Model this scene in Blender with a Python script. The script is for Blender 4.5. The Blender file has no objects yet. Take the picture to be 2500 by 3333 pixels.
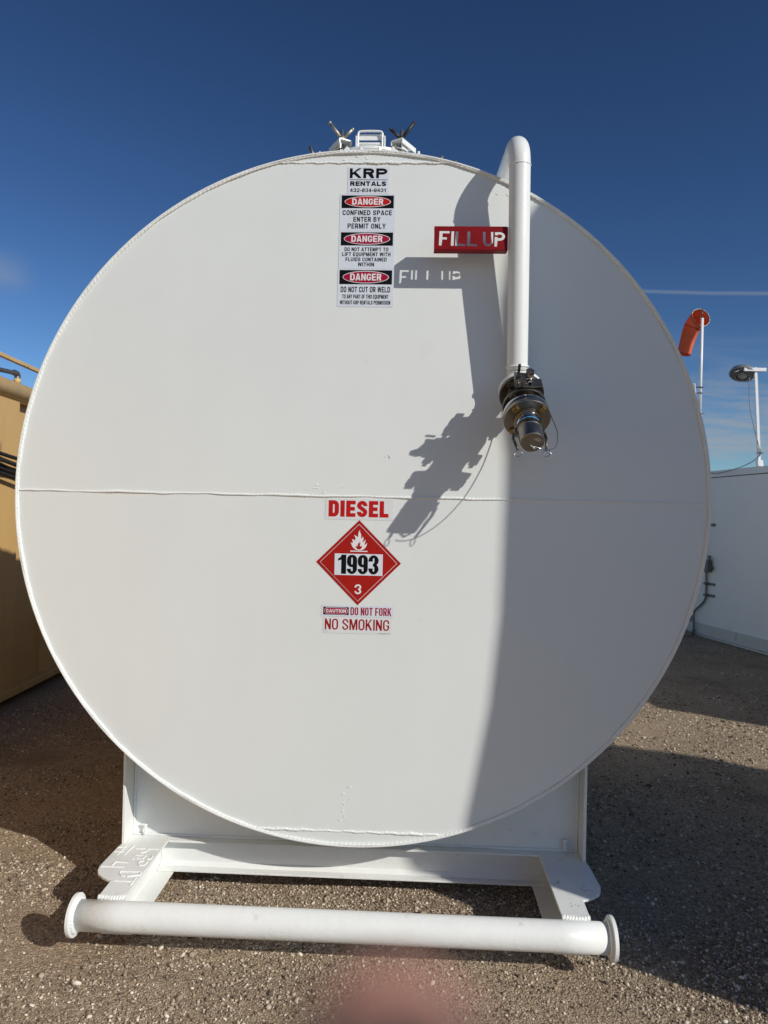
import bpy, bmesh, math, random
import numpy as np
from mathutils import Vector as V, Matrix as M
PI = math.pi
rnd = random.Random(7)
sc = bpy.context.scene
COL = sc.collection

# ------------------------------------------------------------------ camera
cam_d = bpy.data.cameras.new('camera')
cam = bpy.data.objects.new('camera', cam_d)
COL.objects.link(cam)
R_ = V((0.99898, 0.03974, 0.02133)); U_ = V((-0.02102, -0.00837, 0.99974)); F_ = V((-0.0399, 0.99918, 0.00753))
CAM = V((0.25393, -3.24590, 1.77633))
cam.matrix_world = M(((R_.x, U_.x, -F_.x, CAM.x), (R_.y, U_.y, -F_.y, CAM.y), (R_.z, U_.z, -F_.z, CAM.z), (0, 0, 0, 1)))
cam_d.sensor_fit = 'VERTICAL'
cam_d.sensor_height = 36.0
cam_d.lens = 36.0 * 2350 / 3333
cam_d.clip_start = 0.004
cam_d.clip_end = 6000
cam_d.dof.use_dof = True
cam_d.dof.focus_distance = 3.4
cam_d.dof.aperture_fstop = cam_d.lens / 5.0
sc.camera = cam

# ------------------------------------------------------------------ light
SUN = V((1.32, -1.0, 0.95)).normalized()
ELEV = math.asin(SUN.z)
sun_d = bpy.data.lights.new('sun', 'SUN')
sun_d.energy = 3.75
sun_d.angle = math.radians(0.53)
sun_d.color = (1.0, 0.955, 0.885)
sun = bpy.data.objects.new('sun', sun_d)
COL.objects.link(sun)
sun.rotation_euler = SUN.to_track_quat('Z', 'Y').to_euler()
sun.location = (20, -15, 20)

world = bpy.data.worlds.new('World')
sc.world = world
world.use_nodes = True
wt = world.node_tree
wt.nodes.clear()
def wn(t, **k):
    n = wt.nodes.new(t)
    for a, b in k.items(): setattr(n, a, b)
    return n
def wl(a, b): wt.links.new(a, b)
sky = wn('ShaderNodeTexSky', sky_type='NISHITA', sun_disc=False)
sky.sun_elevation = ELEV
sky.sun_rotation = math.atan2(SUN.x, SUN.y)
sky.altitude = 900
sky.air_density = 1.0
sky.dust_density = 0.35
sky.ozone_density = 4.0
tc = wn('ShaderNodeTexCoord')
sep = wn('ShaderNodeSeparateXYZ'); wl(tc.outputs['Generated'], sep.inputs[0])
def wmath(op, a, b=None, c=None, clamp=False):
    n = wn('ShaderNodeMath', operation=op, use_clamp=clamp)
    for i, v in enumerate((a, b, c)):
        if v is None: continue
        if isinstance(v, (int, float)): n.inputs[i].default_value = v
        else: wl(v, n.inputs[i])
    return n.outputs[0]
def wrange(v, a, b, c, d):
    n = wn('ShaderNodeMapRange', interpolation_type='SMOOTHSTEP')
    wl(v, n.inputs[0])
    for i, q in enumerate((a, b, c, d)): n.inputs[i + 1].default_value = q
    return n.outputs[0]
# thin cirrus streaks, low in the sky
az = wmath('ARCTAN2', sep.outputs[0], sep.outputs[1])
el = wmath('ARCSINE', sep.outputs[2])
cmb = wn('ShaderNodeCombineXYZ')
wl(wmath('MULTIPLY', az, 5.0), cmb.inputs[0]); wl(wmath('MULTIPLY_ADD', el, 30.0, wmath('MULTIPLY', az, 3.0)), cmb.inputs[1])
nz = wn('ShaderNodeTexNoise'); nz.inputs['Scale'].default_value = 1.1; nz.inputs['Detail'].default_value = 9; nz.inputs['Roughness'].default_value = 0.6
nz.inputs['Distortion'].default_value = 0.5
wl(cmb.outputs[0], nz.inputs['Vector'])
cmb2 = wn('ShaderNodeCombineXYZ')
wl(wmath('MULTIPLY', az, 2.6), cmb2.inputs[0]); wl(wmath('MULTIPLY', el, 6.0), cmb2.inputs[1])
nz2 = wn('ShaderNodeTexNoise'); nz2.inputs['Scale'].default_value = 1.0; nz2.inputs['Detail'].default_value = 3
wl(cmb2.outputs[0], nz2.inputs['Vector'])
low = wrange(el, 0.05, 0.27, 1.0, 0.0)
right = wrange(az, 0.20, 0.40, 0.12, 1.0)
streak = wmath('MULTIPLY', wrange(nz.outputs[0], 0.40, 0.62, 0.0, 1.0), wrange(nz2.outputs[0], 0.30, 0.52, 0.35, 1.0))
cl = wmath('MULTIPLY', wmath('MULTIPLY', streak, low), right)
# a faint wisp on the left
wx = wrange(wmath('ABSOLUTE', wmath('ADD', az, 0.535)), 0.0, 0.05, 1.0, 0.0)
wy = wrange(wmath('ABSOLUTE', wmath('SUBTRACT', el, 0.282)), 0.0, 0.035, 1.0, 0.0)
cl = wmath('ADD', cl, wmath('MULTIPLY', wmath('MULTIPLY', wx, wy), wmath('MULTIPLY', nz.outputs[0], 0.55)))
# contrail
wob = wmath('MULTIPLY', wmath('SUBTRACT', nz.outputs[0], 0.5), 0.006)
tr = wmath('ADD', wmath('SUBTRACT', el, wmath('MULTIPLY_ADD', az, -0.118, 0.3298)), wob)
trm = wrange(wmath('ABSOLUTE', tr), 0.0004, 0.0034, 1.0, 0.0)
tlim = wmath('MULTIPLY', wrange(az, 0.20, 0.30, 0.0, 1.0), wrange(az, 0.75, 0.95, 1.0, 0.0))
cl = wmath('ADD', cl, wmath('MULTIPLY', wmath('MULTIPLY', trm, tlim), 0.30), clamp=True)
mixc = wn('ShaderNodeMix', data_type='RGBA')
wl(wmath('MULTIPLY', cl, 0.92), mixc.inputs[0])
tint = wn('ShaderNodeMix', data_type='RGBA', blend_type='MULTIPLY'); tint.inputs[0].default_value = 1.0
gam = wn('ShaderNodeGamma'); gam.inputs[1].default_value = 1.5; wl(sky.outputs[0], gam.inputs[0])
wl(gam.outputs[0], tint.inputs[6]); tint.inputs[7].default_value = (0.72, 0.73, 0.70, 1)     # a deep, dry blue
wl(tint.outputs[2], mixc.inputs[6])
mixc.inputs[7].default_value = (6.6, 7.0, 7.6, 1)
bg = wn('ShaderNodeBackground'); bg.inputs['Strength'].default_value = 0.05
wl(mixc.outputs[2], bg.inputs[0])
wo = wn('ShaderNodeOutputWorld'); wl(bg.outputs[0], wo.inputs[0])

sc.view_settings.view_transform = 'Standard'
sc.view_settings.look = 'None'
sc.view_settings.exposure = 0.0
sc.view_settings.gamma = 1.0

# ------------------------------------------------------------------ materials
def mat(name, color, rough=0.5, metal=0.0, var=0.0, vscale=6.0, bump=0.0, bscale=40.0, spots=None, coat=0.0, color2=None, stretch=None, spec=None):
    m = bpy.data.materials.new(name); m.use_nodes = True
    nt = m.node_tree; b = nt.nodes['Principled BSDF']
    b.inputs['Roughness'].default_value = rough; b.inputs['Metallic'].default_value = metal
    b.inputs['Base Color'].default_value = (*color, 1)
    if coat: b.inputs['Coat Weight'].default_value = coat
    if spec is not None: b.inputs['Specular IOR Level'].default_value = spec
    tcn = nt.nodes.new('ShaderNodeTexCoord')
    vec = tcn.outputs['Object']
    if stretch:
        mp = nt.nodes.new('ShaderNodeMapping'); mp.inputs['Scale'].default_value = stretch
        nt.links.new(vec, mp.inputs[0]); vec = mp.outputs[0]
    last = None
    if var or color2:
        n = nt.nodes.new('ShaderNodeTexNoise'); n.inputs['Scale'].default_value = vscale; n.inputs['Detail'].default_value = 8; n.inputs['Roughness'].default_value = 0.65
        nt.links.new(vec, n.inputs['Vector'])
        r = nt.nodes.new('ShaderNodeValToRGB')
        r.color_ramp.elements[0].position = 0.3; r.color_ramp.elements[1].position = 0.7
        c2 = color2 if color2 else tuple(min(1, c * (1 + var)) for c in color)
        c1 = color if color2 else tuple(c * (1 - var) for c in color)
        r.color_ramp.elements[0].color = (*c1, 1); r.color_ramp.elements[1].color = (*c2, 1)
        nt.links.new(n.outputs[0], r.inputs[0]); last = r.outputs[0]
        rr = nt.nodes.new('ShaderNodeMapRange'); rr.inputs[3].default_value = max(0.02, rough - 0.08); rr.inputs[4].default_value = rough + 0.1
        nt.links.new(n.outputs[0], rr.inputs[0]); nt.links.new(rr.outputs[0], b.inputs['Roughness'])
    if spots:                                     # (colour, scale, threshold, strength): stains with a shape of their own
        sc_, ss, th, st = spots
        n = nt.nodes.new('ShaderNodeTexNoise'); n.inputs['Scale'].default_value = ss; n.inputs['Detail'].default_value = 6
        nt.links.new(vec, n.inputs['Vector'])
        mr = nt.nodes.new('ShaderNodeMapRange'); mr.interpolation_type = 'SMOOTHSTEP'
        mr.inputs[1].default_value = th; mr.inputs[2].default_value = th + 0.12; mr.inputs[4].default_value = st
        nt.links.new(n.outputs[0], mr.inputs[0])
        mx = nt.nodes.new('ShaderNodeMix'); mx.data_type = 'RGBA'
        nt.links.new(mr.outputs[0], mx.inputs[0])
        if last: nt.links.new(last, mx.inputs[6])
        else: mx.inputs[6].default_value = (*color, 1)
        mx.inputs[7].default_value = (*sc_, 1); last = mx.outputs[2]
    if last: nt.links.new(last, b.inputs['Base Color'])
    if bump:
        n = nt.nodes.new('ShaderNodeTexNoise'); n.inputs['Scale'].default_value = bscale; n.inputs['Detail'].default_value = 5
        nt.links.new(vec, n.inputs['Vector'])
        bp = nt.nodes.new('ShaderNodeBump'); bp.inputs['Strength'].default_value = 1.0; bp.inputs['Distance'].default_value = bump
        nt.links.new(n.outputs[0], bp.inputs['Height']); nt.links.new(bp.outputs[0], b.inputs['Normal'])
    return m
DIRT = (0.42, 0.33, 0.22)
white = mat('white_enamel', (0.785, 0.80, 0.77), 0.34, var=0.012, vscale=2.2, bump=0.0006, bscale=70, spots=(DIRT, 3.1, 0.66, 0.10))
face_m = mat('white_enamel_head', (0.735, 0.765, 0.742), 0.50, var=0.022, vscale=1.1, bump=0.010, bscale=1.05, spots=(DIRT, 5.0, 0.70, 0.14), spec=1.0)
skid_m = mat('white_enamel_skid', (0.785, 0.80, 0.77), 0.38, var=0.03, vscale=9, bump=0.0012, bscale=45, spots=(DIRT, 11.0, 0.64, 0.34))
weldm = mat('white_weld', (0.805, 0.82, 0.79), 0.38, bump=0.002, bscale=160)
steel = mat('stainless_steel', (0.27, 0.25, 0.225), 0.30, 1.0, var=0.10, vscale=30, bump=0.0002, bscale=200)
steel2 = mat('polished_steel', (0.55, 0.54, 0.52), 0.12, 1.0, var=0.05, vscale=20)
dark_steel = mat('dark_cast_steel', (0.10, 0.092, 0.08), 0.36, 0.9, var=0.15, vscale=25)
brass = mat('plated_bolt', (0.42, 0.29, 0.10), 0.35, 1.0, var=0.1, vscale=60)
zinc = mat('zinc_handle', (0.38, 0.35, 0.29), 0.45, 0.7, var=0.25, vscale=40, bump=0.0006, bscale=120)
black_h = mat('blackened_handle', (0.035, 0.034, 0.033), 0.5, 0.4, var=0.3, vscale=50)
bluem = mat('blue_gasket', (0.10, 0.38, 0.62), 0.35)
redm = mat('red_enamel', (0.21, 0.003, 0.005), 0.45, var=0.10, vscale=14, bump=0.0004, bscale=60, spec=0.2)
vinyl = mat('white_vinyl', (0.66, 0.70, 0.76), 0.42, var=0.015, vscale=12)
vinyl_clear = mat('clear_edged_vinyl', (0.70, 0.71, 0.71), 0.4, var=0.01, vscale=12)
ink_k = mat('black_ink', (0.004, 0.004, 0.005), 0.5, spec=0.15)
ink_r = mat('red_ink', (0.47, 0.009, 0.009), 0.45, var=0.06, vscale=30, spec=0.2)
ink_c = mat('crimson_ink', (0.34, 0.004, 0.038), 0.45, var=0.08, vscale=30, spec=0.2)
ink_d = mat('dark_red_ink', (0.31, 0.003, 0.008), 0.45, var=0.10, vscale=30, spec=0.2)
ink_p = mat('placard_red', (0.36, 0.011, 0.006), 0.45, var=0.05, vscale=16, spec=0.2)
ink_w = mat('white_ink', (0.78, 0.74, 0.76), 0.42)
tan = mat('tan_enamel', (0.60, 0.385, 0.145), 0.42, var=0.05, vscale=5, bump=0.0008, bscale=50, spots=((0.10, 0.05, 0.02), 7.0, 0.64, 0.65), stretch=(1, 1, 0.25))
tan_lt = mat('tan_rail', (0.60, 0.41, 0.175), 0.5, var=0.10, vscale=7, spots=((0.13, 0.05, 0.02), 5.0, 0.58, 0.8))
rubber = mat('black_rubber', (0.014, 0.014, 0.015), 0.55, var=0.35, vscale=40, bump=0.001, bscale=90)
galv = mat('galvanised_conduit', (0.22, 0.22, 0.21), 0.45, 0.8, var=0.1, vscale=30)
greybox = mat('grey_cast_box', (0.13, 0.14, 0.13), 0.5, 0.3, var=0.1, vscale=20)
wallm = mat('white_panel', (0.80, 0.80, 0.76), 0.5, var=0.03, vscale=1.2, bump=0.0015, bscale=9, spots=((0.36, 0.33, 0.26), 1.6, 0.63, 0.18))
trim_m = mat('pale_trim', (0.56, 0.545, 0.50), 0.5, var=0.06, vscale=4, spots=((0.24, 0.19, 0.13), 4.0, 0.60, 0.5))
dark = mat('dark_gap', (0.012, 0.011, 0.010), 0.8)
orange = mat('orange_nylon', (0.80, 0.20, 0.08), 0.8, var=0.18, vscale=9, bump=0.003, bscale=22)
ont = orange.node_tree; obs = ont.nodes['Principled BSDF']
otr = ont.nodes.new('ShaderNodeBsdfTranslucent'); otr.inputs['Color'].default_value = (0.90, 0.22, 0.03, 1)
omx = ont.nodes.new('ShaderNodeMixShader'); omx.inputs[0].default_value = 0.4
ont.links.new(obs.outputs[0], omx.inputs[1]); ont.links.new(otr.outputs[0], omx.inputs[2])
ont.links.new(omx.outputs[0], ont.nodes['Material Output'].inputs['Surface'])
lampgrey = mat('grey_lamp_housing', (0.24, 0.245, 0.24), 0.45, 0.3, var=0.1, vscale=20)
gloss_w = mat('white_gloss', (0.80, 0.80, 0.80), 0.35, var=0.01, vscale=5)
tie_m = mat('black_tie', (0.012, 0.012, 0.012), 0.5)
wood = mat('wood', (0.22, 0.15, 0.08), 0.7, var=0.2, vscale=12)
skin_m = mat('skin', (0.58, 0.33, 0.22), 0.5, var=0.08, vscale=90, bump=0.0002, bscale=900)
skin_m.node_tree.nodes['Principled BSDF'].inputs['Subsurface Weight'].default_value = 0.25
skin_m.node_tree.nodes['Principled BSDF'].inputs['Subsurface Radius'].default_value = (0.006, 0.002, 0.001)
nail_m = mat('nail', (0.45, 0.24, 0.19), 0.3)
glass_k = mat('black_glass', (0.01, 0.01, 0.012), 0.12)
sleeve = mat('grey_sleeve', (0.05, 0.055, 0.07), 0.8, bump=0.002, bscale=60)

# ------------------------------------------------------------------ mesh helpers
def frame(d):
    d = d.normalized()
    a = V((0, 0, 1)) if abs(d.z) < 0.9 else V((1, 0, 0))
    x = d.cross(a).normalized(); y = d.cross(x).normalized()
    return x, y
class MB:
    def __init__(s): s.v = []; s.f = []; s.sm = []
    def add(s, vs, fs, smooth=False):
        o = len(s.v); s.v += [tuple(p) for p in vs]; s.f += [tuple(i + o for i in f) for f in fs]; s.sm += [smooth] * len(fs)
        return s
    def box(s, c, d, mx=None):
        hx, hy, hz = d[0] / 2, d[1] / 2, d[2] / 2
        vs = [V((x, y, z)) for x in (-hx, hx) for y in (-hy, hy) for z in (-hz, hz)]
        if mx is not None: vs = [mx @ p for p in vs]
        vs = [p + V(c) for p in vs]
        return s.add(vs, [(0, 1, 3, 2), (4, 6, 7, 5), (0, 4, 5, 1), (2, 3, 7, 6), (0, 2, 6, 4), (1, 5, 7, 3)])
    def tube(s, pts, r, n=16, caps=True, closed=False, smooth=True):
        pts = [V(p) for p in pts]; N = len(pts)
        rs = r if isinstance(r, (list, tuple)) else [r] * N
        vs = []; prev = None
        for i, p in enumerate(pts):
            if closed: d = pts[(i + 1) % N] - pts[i - 1]
            else: d = pts[min(i + 1, N - 1)] - pts[max(i - 1, 0)]
            d.normalize()
            if prev is None: x, y = frame(d)
            else:
                x = (prev - d * prev.dot(d)).normalized(); y = d.cross(x)
            prev = x
            for k in range(n):
                a = 2 * PI * k / n
                vs.append(p + (x * math.cos(a) + y * math.sin(a)) * rs[i])
        fs = []
        for i in range(N if closed else N - 1):
            j = (i + 1) % N
            for k in range(n):
                l = (k + 1) % n
                fs.append((i * n + k, i * n + l, j * n + l, j * n + k))
        s.add(vs, fs, smooth)
        if caps and not closed:
            o = len(s.v) - len(vs)
            s.f.append(tuple(o + k for k in range(n))[::-1]); s.sm.append(False)
            s.f.append(tuple(o + (N - 1) * n + k for k in range(n))); s.sm.append(False)
        return s
    def cyl(s, a, b, r, n=24, r2=None): return s.tube([a, b], [r, r if r2 is None else r2], n)
    def lathe(s, o, d, prof, n=48):            # prof = [(t along d, radius)]; sharp edges where points repeat
        o = V(o); d = V(d).normalized(); x, y = frame(d); vs = []
        for t, r in prof:
            for k in range(n):
                a = 2 * PI * k / n
                vs.append(o + d * t + (x * math.cos(a) + y * math.sin(a)) * max(r, 1e-5))
        fs = []
        for i in range(len(prof) - 1):
            for k in range(n):
                l = (k + 1) % n
                fs.append((i * n + k, i * n + l, (i + 1) * n + l, (i + 1) * n + k))
        return s.add(vs, fs, False)
    def prism(s, poly, vec):                   # poly = list of 3-D points, extruded by vec
        n = len(poly); P0 = [V(p) for p in poly]; P1 = [p + V(vec) for p in P0]
        s.add(P0 + P1, [tuple(range(n))[::-1], tuple(range(n, 2 * n))] + [(i, (i + 1) % n, n + (i + 1) % n, n + i) for i in range(n)])
        return s
    def hexa(s, c, d, r, h, rot=0.0):
        x, y = frame(V(d)); d = V(d).normalized()
        p = [V(c) + (x * math.cos(rot + k * PI / 3) + y * math.sin(rot + k * PI / 3)) * r for k in range(6)]
        return s.prism(p, d * h)
    def sphere(s, c, r, n=12):
        vs = []; fs = []
        for i in range(n + 1):
            th = PI * i / n
            for k in range(2 * n):
                ph = PI * k / n
                vs.append(V(c) + V((math.sin(th) * math.cos(ph), math.sin(th) * math.sin(ph), math.cos(th))) * r)
        for i in range(n):
            for k in range(2 * n):
                l = (k + 1) % (2 * n)
                fs.append((i * 2 * n + k, (i + 1) * 2 * n + k, (i + 1) * 2 * n + l, i * 2 * n + l))
        return s.add(vs, fs, True)
    def build(s, name, m, parent=None, bevel=0.0, seg=2, smooth_angle=None, clean=True):
        me = bpy.data.meshes.new(name)
        me.from_pydata(s.v, [], s.f); me.update()
        if clean:
            bm = bmesh.new(); bm.from_mesh(me)
            for f, q in zip(bm.faces, s.sm): f.smooth = q
            bmesh.ops.remove_doubles(bm, verts=bm.verts, dist=1e-6)
            bmesh.ops.recalc_face_normals(bm, faces=bm.faces)
            if smooth_angle is not None:
                for f in bm.faces: f.smooth = True
                for e in bm.edges:
                    if len(e.link_faces) == 2 and e.calc_face_angle(0) > math.radians(smooth_angle): e.smooth = False
            bm.to_mesh(me); bm.free()
        me.materials.append(m)
        o = bpy.data.objects.new(name, me); COL.objects.link(o)
        if parent is not None: o.parent = parent
        if bevel:
            b = o.modifiers.new('bevel', 'BEVEL'); b.width = bevel; b.segments = seg; b.limit_method = 'ANGLE'; b.angle_limit = math.radians(40)
        return o
def tag(o, label=None, cat=None, group=None, kind=None):
    if label: o['label'] = label
    if cat: o['category'] = cat
    if group: o['group'] = group
    if kind: o['kind'] = kind
    return o
def thing(name, label, cat, group=None):
    o = bpy.data.objects.new(name, None); COL.objects.link(o); o.empty_display_size = 0.1
    return tag(o, label, cat, group)
def bead(pts, r, seed=0, n=10, step=0.0035, closed=False, twist=0.022):
    """rope-like weld bead along a polyline: ripples lie slantwise and the run wanders a little"""
    rg = random.Random(seed); pts = [V(p) for p in pts]
    if closed: pts = pts + [pts[0]]
    L = [0]
    for a, b in zip(pts, pts[1:]): L.append(L[-1] + (b - a).length)
    N = max(4, int(L[-1] / step)); out = []; j = 0
    for i in range(N + (0 if closed else 1)):
        t = L[-1] * i / N
        while j < len(pts) - 2 and t > L[j + 1]: j += 1
        q = (t - L[j]) / max(1e-9, L[j + 1] - L[j]); out.append(pts[j].lerp(pts[j + 1], q))
    mb = MB(); vs = []; fs = []; N = len(out); prev = None
    ph = [rg.uniform(0, 6.28) for _ in range(6)]
    for i, p in enumerate(out):
        d = (out[(i + 1) % N] - out[i - 1]) if (closed or 0 < i < N - 1) else (out[min(i + 1, N - 1)] - out[max(i - 1, 0)])
        d.normalize()
        if prev is None: x, y = frame(d)
        else: x = (prev - d * prev.dot(d)).normalized(); y = d.cross(x)
        prev = x; s_ = i * step
        slow = 0.22 * math.sin(s_ * 9 + ph[0]) + 0.12 * math.sin(s_ * 23 + ph[1]) + 0.10 * math.sin(s_ * 51 + ph[2])
        off = 0.18 * r * math.sin(s_ * 14 + ph[3])
        for k in range(n):
            a = 2 * PI * k / n
            rip = 0.11 * math.sin(2 * PI * s_ / twist + a + 0.8 * math.sin(s_ * 30 + ph[4]))
            rr = r * (1 + slow + rip + rg.uniform(-0.05, 0.05))
            vs.append(p + x * (math.cos(a) * rr + off) + y * math.sin(a) * rr)
    for i in range(N if closed else N - 1):
        j = (i + 1) % N
        for k in range(n):
            l = (k + 1) % n
            fs.append((i * n + k, i * n + l, j * n + l, j * n + k))
    mb.add(vs, fs, True)
    if not closed:
        mb.f.append(tuple(range(n))[::-1]); mb.sm.append(True)
        mb.f.append(tuple((N - 1) * n + k for k in range(n))); mb.sm.append(True)
    return mb
def arc(c, r, a0, a1, ux, uy, n=12): return [V(c) + V(ux) * (r * math.cos(a0 + (a1 - a0) * i / n)) + V(uy) * (r * math.sin(a0 + (a1 - a0) * i / n)) for i in range(n + 1)]
def smooth_path(pts, n=8):
    pts = [V(p) for p in pts]; out = []
    for i in range(len(pts) - 1):
        p0 = pts[max(i - 1, 0)]; p1 = pts[i]; p2 = pts[i + 1]; p3 = pts[min(i + 2, len(pts) - 1)]
        for k in range(n):
            t = k / n
            out.append(0.5 * ((2 * p1) + (p2 - p0) * t + (2 * p0 - 5 * p1 + 4 * p2 - p3) * t * t + (3 * p1 - p0 - 3 * p2 + p3) * t ** 3))
    return out + [pts[-1]]

# ================================================================== ground
def ground():
    xs = np.concatenate([np.linspace(-2000, -8, 14), np.linspace(-6, 8, 160), np.linspace(10, 2000, 14)])
    ys = np.concatenate([np.linspace(-600, -3, 8), np.linspace(-2, 9, 150), np.linspace(11, 3000, 16)])
    X, Y = np.meshgrid(xs, ys, indexing='ij')
    Z = 0.007 * np.sin(X * 2.1 + 0.7 * np.sin(Y * 1.7)) * np.sin(Y * 1.9 + 0.5) + 0.004 * np.sin(X * 6.3 + 1) * np.sin(Y * 7.1)
    Z += np.where((np.abs(X - 0.9) < 0.9) & (Y > -0.9) & (Y < 0.1), 0, 0)
    far = (np.abs(X) > 9) | (Y > 10) | (Y < -2.5)
    Z = np.where(far, -0.012, Z - 0.008)
    nx, ny = len(xs), len(ys)
    vs = np.stack([X.ravel(), Y.ravel(), Z.ravel()], 1)
    mb = MB()
    mb.v = [tuple(p) for p in vs]
    mb.f = [(i * ny + j, (i + 1) * ny + j, (i + 1) * ny + j + 1, i * ny + j + 1) for i in range(nx - 1) for j in range(ny - 1)]
    mb.sm = [True] * len(mb.f)
    m = bpy.data.materials.new('packed_caliche'); m.use_nodes = True
    nt = m.node_tree; b = nt.nodes['Principled BSDF']; b.inputs['Roughness'].default_value = 0.95
    b.inputs['Specular IOR Level'].default_value = 0.15
    t = nt.nodes.new('ShaderNodeTexCoord')
    def noise(s, d=6, ro=0.6):
        n = nt.nodes.new('ShaderNodeTexNoise'); n.inputs['Scale'].default_value = s; n.inputs['Detail'].default_value = d; n.inputs['Roughness'].default_value = ro
        nt.links.new(t.outputs['Object'], n.inputs['Vector']); return n.outputs[0]
    def ramp(v, els):
        r = nt.nodes.new('ShaderNodeValToRGB')
        while len(r.color_ramp.elements) < len(els): r.color_ramp.elements.new(0.5)
        for e, (p, c) in zip(r.color_ramp.elements, els): e.position = p; e.color = (*c, 1)
        nt.links.new(v, r.inputs[0]); return r.outputs[0]
    c1 = ramp(noise(1.7), [(0.3, (0.275, 0.205, 0.135)), (0.55, (0.390, 0.300, 0.205)), (0.75, (0.470, 0.370, 0.262))])
    vo = nt.nodes.new('ShaderNodeTexVoronoi'); vo.inputs['Scale'].default_value = 95; vo.feature = 'F1'
    nt.links.new(t.outputs['Object'], vo.inputs['Vector'])
    vo2 = nt.nodes.new('ShaderNodeTexVoronoi'); vo2.inputs['Scale'].default_value = 210
    nt.links.new(t.outputs['Object'], vo2.inputs['Vector'])
    sepc = nt.nodes.new('ShaderNodeSeparateColor'); nt.links.new(vo.outputs['Color'], sepc.inputs[0])
    c2 = ramp(sepc.outputs[0], [(0.0, (0.18, 0.130, 0.087)), (0.5, (0.37, 0.280, 0.190)), (1.0, (0.60, 0.49, 0.36))])
    mx = nt.nodes.new('ShaderNodeMix'); mx.data_type = 'RGBA'; mx.inputs[0].default_value = 0.55
    nt.links.new(c1, mx.inputs[6]); nt.links.new(c2, mx.inputs[7])
    pn = noise(0.9, 4, 0.55); pr = nt.nodes.new('ShaderNodeMapRange'); pr.interpolation_type = 'SMOOTHSTEP'
    pr.inputs[1].default_value = 0.56; pr.inputs[2].default_value = 0.70; pr.inputs[4].default_value = 0.45
    nt.links.new(pn, pr.inputs[0])
    mx2 = nt.nodes.new('ShaderNodeMix'); mx2.data_type = 'RGBA'; nt.links.new(pr.outputs[0], mx2.inputs[0]); nt.links.new(mx.outputs[2], mx2.inputs[6]); mx2.inputs[7].default_value = (0.13, 0.095, 0.06, 1)
    nt.links.new(mx2.outputs[2], b.inputs['Base Color'])
    ad = nt.nodes.new('ShaderNodeMath'); ad.operation = 'MULTIPLY_ADD'; ad.inputs[1].default_value = -0.7
    nt.links.new(vo.outputs['Distance'], ad.inputs[0])
    ad2 = nt.nodes.new('ShaderNodeMath'); ad2.operation = 'MULTIPLY_ADD'; ad2.inputs[1].default_value = -0.35
    nt.links.new(vo2.outputs['Distance'], ad2.inputs[0]); nt.links.new(noise(22, 8), ad2.inputs[2])
    nt.links.new(ad2.outputs[0], ad.inputs[2])
    bp = nt.nodes.new('ShaderNodeBump'); bp.inputs['Distance'].default_value = 0.012; bp.inputs['Strength'].default_value = 0.9
    nt.links.new(ad.outputs[0], bp.inputs['Height']); nt.links.new(bp.outputs[0], b.inputs['Normal'])
    return tag(mb.build('ground', m, clean=False), kind='structure')
ground()

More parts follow.
